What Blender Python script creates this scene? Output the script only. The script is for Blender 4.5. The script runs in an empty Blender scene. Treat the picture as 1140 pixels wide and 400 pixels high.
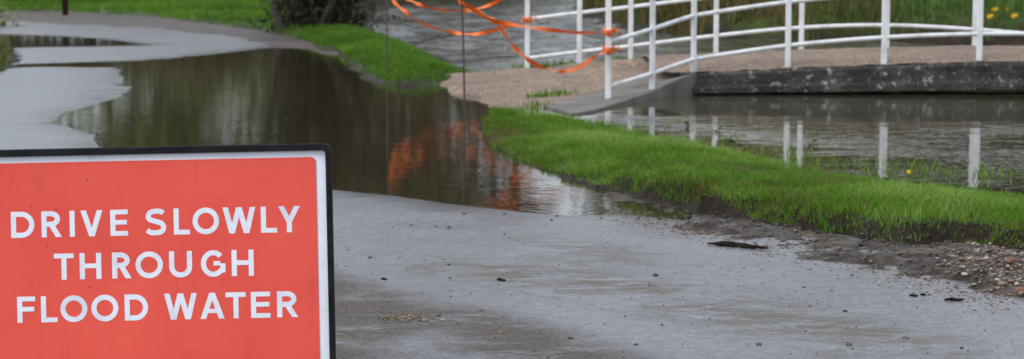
import bpy, math, random
import numpy as np
from mathutils import Vector, Matrix

# ------------------------------------------------------------------ camera, sky, sun, exposure
scene = bpy.context.scene
COL = scene.collection
CAM_H, FPX, W0, H0 = 1.31, 2200.0, 1140.0, 400.0
PITCH = math.atan(232.0 / FPX)
cam_data = bpy.data.cameras.new("camera")
cam = bpy.data.objects.new("camera", cam_data)
COL.objects.link(cam)
cam.location = (0, 0, CAM_H)
cam.rotation_euler = (math.pi / 2 - PITCH, 0, 0)
cam_data.sensor_width = 36.0
cam_data.lens = 36.0 * FPX / W0
cam_data.clip_start = 0.05
cam_data.clip_end = 3000
cam_data.dof.use_dof = True
cam_data.dof.focus_distance = 6.7
cam_data.dof.aperture_fstop = 5.6
scene.camera = cam

SUN_EL, SUN_AZ = math.radians(48), math.radians(230)      # azimuth clockwise from +Y
world = bpy.data.worlds.new("World")
scene.world = world
world.use_nodes = True
wn, wl = world.node_tree.nodes, world.node_tree.links
wn.clear()
sky = wn.new("ShaderNodeTexSky"); sky.sky_type = 'NISHITA'; sky.sun_disc = False
sky.sun_elevation = SUN_EL; sky.sun_rotation = SUN_AZ
sky.air_density = 1.0; sky.dust_density = 1.0
hs = wn.new("ShaderNodeHueSaturation"); hs.inputs["Saturation"].default_value = 0.55
cl = wn.new("ShaderNodeTexNoise"); cl.inputs["Scale"].default_value = 2.2; cl.inputs["Detail"].default_value = 5
cr = wn.new("ShaderNodeMapRange"); cr.inputs[1].default_value = 0.35; cr.inputs[2].default_value = 0.7
cr.inputs[3].default_value = 0.75; cr.inputs[4].default_value = 1.3
mx = wn.new("ShaderNodeMix"); mx.data_type = 'RGBA'; mx.blend_type = 'MULTIPLY'; mx.inputs[0].default_value = 1.0
bg = wn.new("ShaderNodeBackground"); bg.inputs[1].default_value = 0.13
wo = wn.new("ShaderNodeOutputWorld")
tc = wn.new("ShaderNodeTexCoord")
wl.new(tc.outputs["Generated"], cl.inputs["Vector"])
wl.new(sky.outputs[0], hs.inputs["Color"])
wl.new(cl.outputs[0], cr.inputs[0])
ov = wn.new("ShaderNodeMix"); ov.data_type = 'RGBA'; ov.inputs[0].default_value = 0.7       # even cloud deck over the clear sky
ov.inputs[7].default_value = (5.2, 5.55, 6.2, 1)
wl.new(hs.outputs[0], ov.inputs[6]); wl.new(ov.outputs[2], mx.inputs[6]); wl.new(cr.outputs[0], mx.inputs[7])
wl.new(mx.outputs[2], bg.inputs[0]); wl.new(bg.outputs[0], wo.inputs[0])

sun_data = bpy.data.lights.new("sun", 'SUN')
sun_data.energy = 1.0; sun_data.angle = math.radians(25); sun_data.color = (1.0, 0.96, 0.9)
sun = bpy.data.objects.new("sun", sun_data); COL.objects.link(sun)
sd_ = Vector((math.sin(SUN_AZ) * math.cos(SUN_EL), math.cos(SUN_AZ) * math.cos(SUN_EL), math.sin(SUN_EL)))
sun.rotation_euler = sd_.to_track_quat('Z', 'Y').to_euler()
sun.location = (0, 0, 30)

scene.view_settings.view_transform = 'Standard'
scene.view_settings.look = 'None'
scene.view_settings.gamma = 1.0
scene.view_settings.exposure = 0.80
scene.render.engine = 'CYCLES'
scene.cycles.max_bounces = 6
scene.cycles.use_denoising = True

# ------------------------------------------------------------------ helpers
rnd = random.Random(7)
RNG = np.random.default_rng(11)
CP, SP = math.cos(PITCH), math.sin(PITCH)

def ray(px, py):
    u, v = px - W0 / 2, H0 / 2 - py
    return Vector((u, v * SP + FPX * CP, v * CP - FPX * SP))
def P(px, py, z=0.0):                     # measured photo point -> ground point at height z
    r = ray(px, py); t = (z - CAM_H) / r.z
    return Vector((r.x * t, r.y * t, z))
def PD(px, py, y):                        # measured photo point -> point on the vertical plane Y = y
    r = ray(px, py); t = y / r.y
    return Vector((r.x * t, y, CAM_H + r.z * t))
def XY(pts, z=0.0):
    return [tuple(P(a, b, z)[:2]) for a, b in pts]

def tag(o, label=None, cat=None, group=None, kind=None):
    if label: o["label"] = label
    if cat: o["category"] = cat
    if group: o["group"] = group
    if kind: o["kind"] = kind
    return o
def empty(name, loc=(0, 0, 0), rot=(0, 0, 0)):
    o = bpy.data.objects.new(name, None); o.empty_display_size = 0.1
    o.location = loc; o.rotation_euler = rot; COL.objects.link(o); return o
def link(name, me, mat, parent=None):
    o = bpy.data.objects.new(name, me)
    if mat is not None and not me.materials: me.materials.append(mat)
    COL.objects.link(o)
    if parent is not None: o.parent = parent
    return o
def np_mesh(name, V, F, smooth=False):
    """V (n,3), F (m,k) same-size polygons"""
    V = np.asarray(V, np.float32); F = np.asarray(F, np.int32)
    me = bpy.data.meshes.new(name)
    me.vertices.add(len(V)); me.vertices.foreach_set("co", V.ravel())
    m, k = F.shape
    me.loops.add(m * k); me.loops.foreach_set("vertex_index", F.ravel())
    me.polygons.add(m)
    me.polygons.foreach_set("loop_start", np.arange(0, m * k, k, dtype=np.int32))
    me.polygons.foreach_set("loop_total", np.full(m, k, np.int32))
    if smooth: me.polygons.foreach_set("use_smooth", np.ones(m, bool))
    me.update(calc_edges=True); me.validate()
    return me
def pattr(me, name, vals):
    a = me.attributes.new(name, 'FLOAT', 'POINT'); a.data.foreach_set("value", np.asarray(vals, np.float32))

class MB:
    def __init__(s): s.v, s.f = [], []
    def add(s, vs, fs):
        b = len(s.v); s.v += [tuple(v) for v in vs]; s.f += [tuple(i + b for i in f) for f in fs]
    def box(s, c, d, m=None):
        cx, cy, cz = c; x, y, z = d[0] / 2, d[1] / 2, d[2] / 2
        vs = [Vector((cx + a * x, cy + b * y, cz + e * z)) for e in (-1, 1) for a, b in ((-1, -1), (1, -1), (1, 1), (-1, 1))]
        if m: vs = [m @ v for v in vs]
        s.add(vs, [(3, 2, 1, 0), (4, 5, 6, 7), (0, 1, 5, 4), (1, 2, 6, 5), (2, 3, 7, 6), (3, 0, 4, 7)])
    def tube(s, pts, rad, n=8, cap=True):
        pts = [Vector(p) for p in pts]; k = len(pts)
        if not hasattr(rad, '__len__'): rad = [rad] * k
        up = None; vs, fs = [], []
        for i, p in enumerate(pts):
            t = (pts[min(i + 1, k - 1)] - pts[max(i - 1, 0)])
            if t.length < 1e-9: t = Vector((0, 0, 1))
            t.normalize()
            if up is None:
                up = Vector((0, 0, 1)) if abs(t.z) < 0.9 else Vector((1, 0, 0))
            a = t.cross(up)
            if a.length < 1e-6: a = t.orthogonal()
            a.normalize(); b = a.cross(t); up = b
            for j in range(n):
                q = 2 * math.pi * j / n
                vs.append(p + (a * math.cos(q) + b * math.sin(q)) * rad[i])
        for i in range(k - 1):
            for j in range(n):
                j2 = (j + 1) % n
                fs.append((i * n + j, i * n + j2, (i + 1) * n + j2, (i + 1) * n + j))
        if cap:
            fs.append(tuple(range(n - 1, -1, -1))); fs.append(tuple((k - 1) * n + j for j in range(n)))
        s.add(vs, fs)
    def mesh(s, name, smooth=False):
        me = bpy.data.meshes.new(name); me.from_pydata(s.v, [], s.f)
        if smooth: me.polygons.foreach_set("use_smooth", np.ones(len(me.polygons), bool))
        me.update(); return me
    def build(s, name, mat, parent=None, smooth=False):
        return link(name, s.mesh(name, smooth), mat, parent)

def bevel(o, w, seg=2):
    m = o.modifiers.new("bevel", 'BEVEL'); m.width = w; m.segments = seg; m.limit_method = 'ANGLE'
    return o
def catmull(pts, n=8):
    pts = [Vector(p) for p in pts]; out = []
    for i in range(len(pts) - 1):
        p0, p1, p2, p3 = pts[max(i - 1, 0)], pts[i], pts[i + 1], pts[min(i + 2, len(pts) - 1)]
        for j in range(n):
            t = j / n
            out.append(0.5 * ((2 * p1) + (p2 - p0) * t + (2 * p0 - 5 * p1 + 4 * p2 - p3) * t * t + (-p0 + 3 * p1 - 3 * p2 + p3) * t ** 3))
    out.append(pts[-1]); return out

# numpy noise and signed distance (positive inside)
def _h(ix, iy, s):
    n = (ix.astype(np.int64) * 374761393 + iy.astype(np.int64) * 668265263 + s * 1442695041) & 0x7fffffff
    n = ((n ^ (n >> 13)) * 1274126177) & 0x7fffffff
    return ((n ^ (n >> 16)) & 0xffff) / 65535.0
def vnoise(x, y, s=0):
    ix, iy = np.floor(x), np.floor(y); fx, fy = x - ix, y - iy
    fx = fx * fx * (3 - 2 * fx); fy = fy * fy * (3 - 2 * fy)
    a, b = _h(ix, iy, s), _h(ix + 1, iy, s); c, d = _h(ix, iy + 1, s), _h(ix + 1, iy + 1, s)
    return (a * (1 - fx) + b * fx) * (1 - fy) + (c * (1 - fx) + d * fx) * fy - 0.5
def fbm(x, y, f=1.0, o=4, s=0):
    r, a = 0, 1.0
    for i in range(o):
        r = r + a * vnoise(x * f + 17.3 * i, y * f - 9.1 * i, s + i); f *= 2.03; a *= 0.5
    return r
def sdf(x, y, poly):
    d = np.full(x.shape, 1e9); ins = np.zeros(x.shape, bool); n = len(poly)
    for i in range(n):
        ax, ay = poly[i]; bx, by = poly[(i + 1) % n]
        ex, ey = bx - ax, by - ay; wx, wy = x - ax, y - ay
        t = np.clip((wx * ex + wy * ey) / (ex * ex + ey * ey + 1e-12), 0, 1)
        d = np.minimum(d, (wx - ex * t) ** 2 + (wy - ey * t) ** 2)
        if ay != by:
            ins ^= ((ay > y) != (by > y)) & (x < ex * (y - ay) / ey + ax)
    return np.where(ins, 1, -1) * np.sqrt(d)
def linedist(x, y, pl):
    d = np.full(x.shape, 1e9)
    for (ax, ay), (bx, by) in zip(pl[:-1], pl[1:]):
        ex, ey = bx - ax, by - ay
        t = np.clip(((x - ax) * ex + (y - ay) * ey) / (ex * ex + ey * ey), 0, 1)
        d = np.minimum(d, np.hypot(x - ax - ex * t, y - ay - ey * t))
    return d
def ss(t):
    t = np.clip(t, 0, 1); return t * t * (3 - 2 * t)
def axis(*segs):
    out = []
    for a, b, st in segs: out += list(np.arange(a, b - st * 0.5, st))
    out.append(segs[-1][1]); return np.array(out)
def field(name, xs, ys, zf, mat, keep=None, parent=None, attrs=None, smooth=True):
    X, Y = np.meshgrid(xs, ys); Z = zf(X, Y)
    ny, nx = X.shape; idx = np.arange(nx * ny).reshape(ny, nx)
    F = np.stack([idx[:-1, :-1], idx[:-1, 1:], idx[1:, 1:], idx[1:, :-1]], -1).reshape(-1, 4)
    V = np.stack([X, Y, Z], -1).reshape(-1, 3)
    if keep is not None:
        k = keep(X, Y).ravel(); F = F[k[F].any(1)]
    u, inv = np.unique(F, return_inverse=True); V = V[u]; F = inv.reshape(-1, 4)
    me = np_mesh(name, V, F, smooth)
    if attrs:
        for an, fn in attrs.items(): pattr(me, an, fn(V[:, 0], V[:, 1]))
    return link(name, me, mat, parent)

# ------------------------------------------------------------------ materials
class NT:
    def __init__(s, name):
        s.m = bpy.data.materials.new(name); s.m.use_nodes = True
        s.n, s.l = s.m.node_tree.nodes, s.m.node_tree.links; s.n.clear()
        s.out = s.n.new("ShaderNodeOutputMaterial"); s.b = s.n.new("ShaderNodeBsdfPrincipled")
        s.l.new(s.b.outputs[0], s.out.inputs[0])
        s.pos = s.n.new("ShaderNodeNewGeometry").outputs["Position"]
    def set(s, k, v):
        if hasattr(v, 'node'): s.l.new(v, s.b.inputs[k])
        else: s.b.inputs[k].default_value = v if not (isinstance(v, tuple) and len(v) == 3) else (*v, 1)
    def obj(s): return s.n.new("ShaderNodeTexCoord").outputs["Object"]
    def noise(s, scale, detail=4, rough=0.55, vec=None, st=None, dist=0.0):
        t = s.n.new("ShaderNodeTexNoise"); t.inputs["Scale"].default_value = scale; t.inputs["Detail"].default_value = detail
        t.inputs["Roughness"].default_value = rough; t.inputs["Distortion"].default_value = dist
        v = vec or s.pos
        if st:
            mp = s.n.new("ShaderNodeMapping"); mp.inputs["Scale"].default_value = st; s.l.new(v, mp.inputs["Vector"]); v = mp.outputs[0]
        s.l.new(v, t.inputs["Vector"]); return t.outputs[0]
    def voro(s, scale, feature='F1', out="Distance", vec=None):
        t = s.n.new("ShaderNodeTexVoronoi"); t.inputs["Scale"].default_value = scale; t.feature = feature
        s.l.new(vec or s.pos, t.inputs["Vector"]); return t.outputs[out]
    def ramp(s, fac, stops):
        r = s.n.new("ShaderNodeValToRGB"); e = r.color_ramp.elements
        while len(e) < len(stops): e.new(0.5)
        for i, (p, c) in enumerate(stops):
            e[i].position = p; e[i].color = (*c, 1) if hasattr(c, '__len__') else (c, c, c, 1)
        s.l.new(fac, r.inputs[0]); return r.outputs[0]
    def mix(s, fac, a, b, mode='MIX'):
        m = s.n.new("ShaderNodeMix"); m.data_type = 'RGBA'; m.blend_type = mode
        for i, v in ((0, fac), (6, a), (7, b)):
            if hasattr(v, 'node'): s.l.new(v, m.inputs[i])
            elif i == 0: m.inputs[0].default_value = v
            else: m.inputs[i].default_value = (*v, 1) if hasattr(v, '__len__') else (v, v, v, 1)
        return m.outputs[2]
    def math(s, op, a, b=0.0, clamp=False):
        m = s.n.new("ShaderNodeMath"); m.operation = op; m.use_clamp = clamp
        for i, v in ((0, a), (1, b)):
            if hasattr(v, 'node'): s.l.new(v, m.inputs[i])
            else: m.inputs[i].default_value = v
        return m.outputs[0]
    def mr(s, v, a, b, c, d):
        m = s.n.new("ShaderNodeMapRange"); s.l.new(v, m.inputs[0])
        for i, q in enumerate((a, b, c, d)): m.inputs[i + 1].default_value = q
        return m.outputs[0]
    def attr(s, name):
        a = s.n.new("ShaderNodeAttribute"); a.attribute_name = name; return a.outputs["Fac"]
    def bump(s, h, strength, dist, prev=None):
        b = s.n.new("ShaderNodeBump"); b.inputs["Distance"].default_value = dist
        if hasattr(strength, 'node'): s.l.new(strength, b.inputs["Strength"])
        else: b.inputs["Strength"].default_value = strength
        s.l.new(h, b.inputs["Height"])
        if prev: s.l.new(prev, b.inputs["Normal"])
        return b.outputs[0]

def simple(name, c0, c1, scale=6, rough=0.7, bs=0.3, bd=0.01, bscale=30, spec=0.5, obj=True):
    t = NT(name); v = t.obj() if obj else None
    t.set("Base Color", t.ramp(t.noise(scale, 6, vec=v), [(0.3, c0), (0.7, c1)]))
    t.set("Roughness", rough); t.set("Specular IOR Level", spec)
    t.set("Normal", t.bump(t.noise(bscale, 5, vec=v), bs, bd)); return t.m

# wet asphalt
t = NT("wet_asphalt")
g = t.noise(75, 5, 0.8); big = t.noise(0.9, 5, 0.6); med = t.noise(5.0, 5, 0.65)
base = t.ramp(g, [(0.32, (0.04, 0.041, 0.047)), (0.5, (0.105, 0.106, 0.116)), (0.68, (0.21, 0.212, 0.225))])
base = t.mix(1.0, base, t.ramp(t.noise(24, 5, 0.8), [(0.3, 0.4), (0.5, 1.0), (0.7, 1.6)]), 'MULTIPLY')
base = t.mix(t.mr(big, 0.4, 0.65, 0, 0.3), base, (0.12, 0.12, 0.125))
stn = t.math('MULTIPLY', t.attr("stain"), t.math('MULTIPLY', t.mr(t.noise(1.6, 4, 0.6), 0.34, 0.5, 0, 1), t.mr(t.noise(7, 9, 0.78, st=(0.45, 1, 1)), 0.42, 0.54, 0, 0.9)), True)
drk = t.math('MULTIPLY', t.attr("grime"), t.math('MULTIPLY', t.mr(t.noise(1.3, 4, 0.6, dist=0.3), 0.30, 0.48, 0.2, 1), t.mr(t.noise(5, 9, 0.78, st=(0.45, 1, 1)), 0.35, 0.48, 0.1, 1)), True)
base = t.mix(t.math('MULTIPLY', stn, 0.85), base, (0.085, 0.070, 0.036))
base = t.mix(t.math('MULTIPLY', drk, 0.92), base, t.ramp(t.noise(60, 4), [(0.35, (0.022, 0.017, 0.012)), (0.7, (0.12, 0.094, 0.068))]))
rgh = t.math('ADD', t.mr(big, 0.35, 0.7, 0.29, 0.34), t.mr(med, 0.3, 0.7, -0.03, 0.04))
rgh = t.math('ADD', rgh, t.math('MULTIPLY', stn, 0.55)); rgh = t.math('ADD', rgh, t.math('MULTIPLY', drk, 0.58))
dmp = t.attr('damp'); base = t.mix(t.math('MULTIPLY', dmp, 0.5), base, (0.03, 0.028, 0.026)); rgh = t.math('SUBTRACT', rgh, t.math('MULTIPLY', dmp, 0.10))
t.set("Base Color", base); t.set("Roughness", rgh); t.set("Specular IOR Level", 0.55)
bstr = t.math('ADD', 0.12, t.math('MULTIPLY', drk, 0.5))
t.set("Normal", t.bump(t.noise(45, 6, 0.8), bstr, 0.006)); ASPHALT = t.m

def water(name, col, comps, rough, calm=None):
    t = NT(name); t.set("Base Color", t.ramp(t.noise(0.6, 3), [(0.3, tuple(c * 0.8 for c in col)), (0.7, tuple(c * 1.2 for c in col))]))
    t.set("Roughness", rough(t) if callable(rough) else rough); t.set("IOR", 1.333); h = None
    for sc_, amp, st in comps:
        v = t.math('MULTIPLY', t.noise(sc_, 3, 0.5, st=st), amp); h = v if h is None else t.math('ADD', h, v)
    t.set("Normal", t.bump(h, calm(t) if calm else 1.0, 1.0)); return t.m
FLOOD = water("flood_water", (0.028, 0.023, 0.012), [(10.0, 0.0011, (1, 1, 1)), (1.8, 0.0022, (0.7, 1, 1))], 0.02)
def rivercalm(t):
    sx = t.n.new("ShaderNodeSeparateXYZ"); t.l.new(t.pos, sx.inputs[0])
    return t.mr(sx.outputs[1], 21.0, 27.0, 0.03, 1.0)
def riverrough(t):
    sx = t.n.new("ShaderNodeSeparateXYZ"); t.l.new(t.pos, sx.inputs[0])
    return t.mr(sx.outputs[1], 23.0, 28.0, 0.03, 0.08)
RIVER = water("river_water", (0.050, 0.047, 0.028), [(5.0, 0.06, (1, 1, 1)), (1.4, 0.16, (0.6, 1, 1))], riverrough, rivercalm)

SOIL = simple("wet_soil", (0.018, 0.012, 0.008), (0.07, 0.048, 0.03), 9, 0.5, 0.6, 0.02, 40, 0.5, False)
MUD = NT("wet_mud"); t = MUD
t.set("Base Color", t.ramp(t.noise(7, 8, 0.7), [(0.36, (0.012, 0.008, 0.005)), (0.5, (0.042, 0.029, 0.019)), (0.66, (0.125, 0.088, 0.058))]))
t.set("Roughness", t.mr(t.noise(9, 5), 0.35, 0.65, 0.25, 0.65)); t.set("Specular IOR Level", 0.28); t.set("Normal", t.bump(t.noise(32, 8, 0.75), 0.9, 0.02)); MUD = t.m
FARMUD = simple("verge_mud", (0.035, 0.025, 0.019), (0.09, 0.068, 0.055), 1.2, 0.6, 0.4, 0.03, 6, 0.4, False)
t = NT("path_gravel")
v = t.voro(38, out="Color"); vd = t.voro(38)
c = t.ramp(v, [(0.1, (0.105, 0.07, 0.048)), (0.5, (0.215, 0.148, 0.104)), (0.9, (0.35, 0.26, 0.19))])
c = t.mix(t.mr(t.noise(1.4, 6), 0.42, 0.68, 0, 0.65), c, (0.10, 0.078, 0.058))
t.set("Base Color", c); t.set("Roughness", 0.85); t.set("Normal", t.bump(vd, 0.6, 0.012)); GRAVEL = t.m
t = NT("stained_concrete"); o_ = t.pos
c = t.ramp(t.noise(3, 8, 0.7), [(0.35, (0.010, 0.0095, 0.0085)), (0.55, (0.035, 0.032, 0.028)), (0.75, (0.085, 0.078, 0.068))])
w_ = t.n.new("ShaderNodeVectorMath"); w_.operation = 'ADD'; t.l.new(t.pos, w_.inputs[0])
wn_ = t.n.new("ShaderNodeTexNoise"); wn_.inputs["Scale"].default_value = 14; t.l.new(t.pos, wn_.inputs["Vector"])
ws_ = t.n.new("ShaderNodeVectorMath"); ws_.operation = 'SCALE'; ws_.inputs["Scale"].default_value = 0.13
t.l.new(wn_.outputs["Color"], ws_.inputs[0]); t.l.new(ws_.outputs[0], w_.inputs[1])
li = t.mr(t.voro(8.5, vec=w_.outputs[0]), 0.26, 0.14, 0, 1)
li2 = t.math('MULTIPLY', li, t.mr(t.noise(2.3, 2), 0.40, 0.50, 0, 1))
c = t.mix(t.math('MULTIPLY', li2, 0.75), c, (0.30, 0.29, 0.26))
lj = t.math('MULTIPLY', t.mr(t.voro(24, vec=w_.outputs[0]), 0.26, 0.12, 0, 1), t.mr(t.noise(5, 2), 0.42, 0.54, 0, 0.8))
c = t.mix(lj, c, (0.27, 0.27, 0.24))
t.set("Base Color", c); t.set("Roughness", 0.85); t.set("Normal", t.bump(t.noise(22, 7), 0.6, 0.03)); CONC = t.m
APRON = simple("worn_concrete", (0.085, 0.076, 0.065), (0.20, 0.18, 0.155), 3, 0.8, 0.4, 0.01, 40, 0.4, False)
t = NT("white_paint")
sx = t.n.new("ShaderNodeSeparateXYZ"); t.l.new(t.pos, sx.inputs[0])
c = t.mix(t.mr(t.noise(7, 8, 0.7, st=(1, 1, 0.5)), 0.46, 0.72, 0, 0.75), (0.72, 0.735, 0.75), (0.36, 0.36, 0.27))
t.set("Base Color", c); t.set("Roughness", 0.45); PAINT = t.m
STEEL = simple("rusty_steel", (0.03, 0.022, 0.018), (0.09, 0.06, 0.045), 30, 0.6, 0.2, 0.002, 80)
t = NT("orange_tape"); t.set("Base Color", t.ramp(t.noise(5, 3), [(0.3, (0.88, 0.19, 0.025)), (0.7, (0.95, 0.27, 0.045))])); t.set("Roughness", 0.35)
tr = t.n.new("ShaderNodeBsdfTranslucent"); tr.inputs[0].default_value = (0.95, 0.28, 0.04, 1)
ms = t.n.new("ShaderNodeMixShader"); ms.inputs[0].default_value = 0.35
t.l.new(t.b.outputs[0], ms.inputs[1]); t.l.new(tr.outputs[0], ms.inputs[2]); t.l.new(ms.outputs[0], t.out.inputs[0]); TAPE = t.m

def foliage(name, stops, transl=0.3, rough=0.55):
    t = NT(name); c = t.ramp(t.attr("tint"), stops); t.set("Base Color", c); t.set("Roughness", rough); t.set("Specular IOR Level", 0.15)
    tr = t.n.new("ShaderNodeBsdfTranslucent"); t.l.new(c, tr.inputs[0])
    ms = t.n.new("ShaderNodeMixShader"); ms.inputs[0].default_value = transl
    t.l.new(t.b.outputs[0], ms.inputs[1]); t.l.new(tr.outputs[0], ms.inputs[2]); t.l.new(ms.outputs[0], t.out.inputs[0]); return t.m
GRASS = foliage("lush_grass", [(0.0, (0.20, 0.17, 0.06)), (0.06, (0.085, 0.13, 0.014)), (0.4, (0.085, 0.205, 0.013)), (0.8, (0.15, 0.30, 0.026)), (1.0, (0.26, 0.36, 0.085))], 0.4)
FARGRASS = foliage("verge_grass", [(0.0, (0.05, 0.095, 0.010)), (0.5, (0.075, 0.175, 0.012)), (1.0, (0.13, 0.25, 0.026))], 0.35)
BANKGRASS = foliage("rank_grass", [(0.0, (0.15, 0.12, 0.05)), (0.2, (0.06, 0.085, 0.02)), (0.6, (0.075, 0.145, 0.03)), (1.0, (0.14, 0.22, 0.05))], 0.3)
REED = foliage("dry_reed", [(0.0, (0.07, 0.05, 0.02)), (0.5, (0.15, 0.115, 0.045)), (1.0, (0.24, 0.19, 0.08))], 0.3)
WILLOW = foliage("willow_leaf", [(0.0, (0.10, 0.085, 0.02)), (0.5, (0.17, 0.145, 0.03)), (1.0, (0.24, 0.23, 0.06))], 0.4)
OLIVE = foliage("olive_leaf", [(0.0, (0.07, 0.055, 0.03)), (0.5, (0.12, 0.10, 0.05)), (1.0, (0.18, 0.16, 0.08))], 0.3)
EVER = foliage("evergreen_leaf", [(0.0, (0.10, 0.13, 0.035)), (0.5, (0.19, 0.24, 0.07)), (1.0, (0.28, 0.33, 0.12))], 0.3)
TWIG = simple("brown_twig", (0.035, 0.024, 0.016), (0.085, 0.062, 0.045), 8, 0.8, 0.3, 0.01, 30)
BARK = simple("dark_bark", (0.022, 0.016, 0.012), (0.075, 0.056, 0.042), 5, 0.85, 0.8, 0.05, 12)
t = NT("verge_soil")
c = t.ramp(t.noise(6, 7, 0.7), [(0.35, (0.009, 0.006, 0.004)), (0.55, (0.028, 0.019, 0.012)), (0.75, (0.065, 0.045, 0.028))])
c = t.mix(t.attr("turf"), c, t.ramp(t.noise(3, 5), [(0.3, (0.035, 0.055, 0.012)), (0.7, (0.07, 0.11, 0.02))]))
t.set("Base Color", c); t.set("Roughness", t.mr(t.noise(12, 4), 0.3, 0.7, 0.5, 0.9)); t.set("Specular IOR Level", 0.2); t.set("Normal", t.bump(t.noise(30, 8, 0.75), 1.0, 0.03)); VERGE = t.m
GROUND = simple("meadow_ground", (0.03, 0.045, 0.014), (0.07, 0.10, 0.03), 0.2, 0.9, 0.3, 0.1, 1.5, 0.2, False)

# ------------------------------------------------------------------ plan of the place (ground outlines)
flood_main = XY([(65, 132), (67, 138), (85, 145), (103, 151), (108, 163), (130, 176), (190, 190), (270, 201), (340, 208), (373, 212), (430, 218), (500, 227),
                 (560, 235), (600, 239), (645, 241), (690, 239), (735, 243), (772, 246), (775, 236), (760, 220), (700, 195), (620, 165), (575, 140), (580, 120), (540, 95), (470, 78),
                 (420, 64), (400, 62), (385, 60), (368, 55), (340, 52), (290, 54.5), (240, 60), (190, 65.5), (150, 69.5), (139, 80), (137, 88), (150, 97), (135, 107), (100, 117), (76, 126)])
flood_strip = XY([(5, 75), (20, 71.5), (70, 70), (150, 68), (160, 72), (135, 74.8), (60, 74.2)])
flood_far = XY([(-260, 37), (0, 38), (60, 40), (105, 43), (135, 47), (170, 50.5), (100, 52), (18, 53), (0, 58), (-260, 60)])
def flood_sd(x, y):
    d = np.maximum(sdf(x, y, flood_main), sdf(x, y, flood_strip))
    return np.maximum(d, sdf(x, y, flood_far))

verge_front = XY([(537, 140), (545, 157), (570, 170), (605, 184), (660, 203), (720, 216), (780, 229), (850, 245), (920, 260), (1000, 273), (1060, 270), (1140, 284)], 0.03) + [(3.1, 7.6), (3.9, 4.0), (4.6, -8.0)]
verge_back = [(13.0, -8.0), (8.5, 3.0), (6.6, 7.5)] + XY([(1400, 249), (1250, 230), (1140, 216), (1060, 207.5), (980, 198), (900, 185.5), (830, 172), (780, 164), (720, 151), (660, 137), (610, 126), (575, 121), (550, 127)])
verge_poly = verge_front + verge_back
divider = [(9.0, -8.0), (6.0, 4.0), (4.6, 8.0)] + XY([(1140, 246), (1000, 234), (850, 208), (720, 182), (640, 155), (585, 137), (558, 121), (545, 106), (515, 94), (490, 87), (450, 72), (410, 52), (385, 38), (368, 18), (352, 0)]) + [(-12.0, 125.0)]
left_side = divider + [(-80.0, 125.0), (-80.0, -8.0)]

left_verge = XY([(-420, 9), (-200, 11), (0, 13), (60, 12.5), (110, 15), (160, 18), (230, 26), (300, 36), (345, 46), (380, 56), (403, 67), (425, 84), (450, 91.5), (484, 90.5), (512, 81.5), (490, 69), (445, 51), (405, 39), (394, 28), (390, 15), (386, 5), (383, -4)], 0.04) + [(-12.0, 128.0), (-80.0, 128.0), (-80.0, 66.0)]
near_left_bank = XY([(-420, 42), (-60, 48), (2, 53), (14, 61), (10, 68), (3, 78), (-20, 90), (-420, 140)], 0.04)
far_bank = XY([(637, 10), (655, 17), (700, 31), (760, 41), (830, 45), (900, 46), (1000, 47), (1140, 48)], 0.0) + [(9.6, 31.5), (11.2, 26.0), (11.4, 19.0), (14.0, -8.0), (90.0, -8.0), (90.0, 128.0), (9.0, 112.0), (3.0, 84.0)]

def road_z(x, y):
    n = fbm(x, y, 1.7, 4, 3) * 0.010 + fbm(x, y, 0.35, 3, 9) * 0.012
    d = flood_sd(x, y)
    z = np.where(d < 0, np.minimum(-d * 0.030, 0.030), np.maximum(-d * 0.05, -0.18)) + n * np.clip(np.abs(d) / 0.25 + 0.25, 0, 1) * 0.7
    z = np.where(d < -0.5, np.maximum(z, 0.008), z)
    e = sdf(x, y, left_side)
    return np.where(e < 0.0, -0.4, z)

# ------------------------------------------------------------------ ground, road, water
def ground_z(x, y):
    D = np.maximum(np.maximum(y, 1.45 * np.abs(x)), -13 * y)
    return -0.8 + 1.9 * ss((D - 108) / 20) + np.clip(D - 130, 0, 900) * 0.010 + fbm(x, y, 0.02, 3, 5) * 1.5 * ss((D - 120) / 100)
gax = np.concatenate([-np.geomspace(1500, 130, 16), np.arange(-120, 121, 6.0), np.geomspace(130, 1500, 16)])
tag(field("ground", gax, gax + 20, ground_z, GROUND), kind="structure")

def stain(x, y):
    l = linedist(x, y, XY([(520, 300), (700, 326), (840, 352), (990, 388)], 0.02)); a = 1 - ss(l / 0.55)
    l2 = linedist(x, y, XY([(560, 268), (690, 290)], 0.02)); return np.clip(a + 0.6 * (1 - ss(l2 / 0.5)) + 0.25 * (1 - ss(linedist(x, y, [(-3.5, 20), (-7, 30)]) / 0.7)), 0, 1)
def grime(x, y):
    pl = XY([(300, 290), (372, 300), (450, 325), (560, 350), (640, 372), (720, 398), (800, 430), (800, 520), (100, 520), (100, 300)], 0.02)
    return ss(sdf(x, y, pl) / 0.30 + 0.35)
xs = axis((-60, -12, 0.5), (-12, -4, 0.12), (-4, 5.0, 0.06), (5.0, 9.5, 0.3)); ys = axis((-8, 4, 0.4), (4, 16, 0.06), (16, 34, 0.14), (34, 84, 0.4))
road = tag(field("road", xs, ys, road_z, ASPHALT, attrs={"stain": stain, "grime": grime, "damp": lambda x, y: np.clip(1 + (flood_sd(x, y) + fbm(x, y, 2.5, 3, 13) * 0.35) / 0.55, 0, 1)}), kind="structure")

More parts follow.
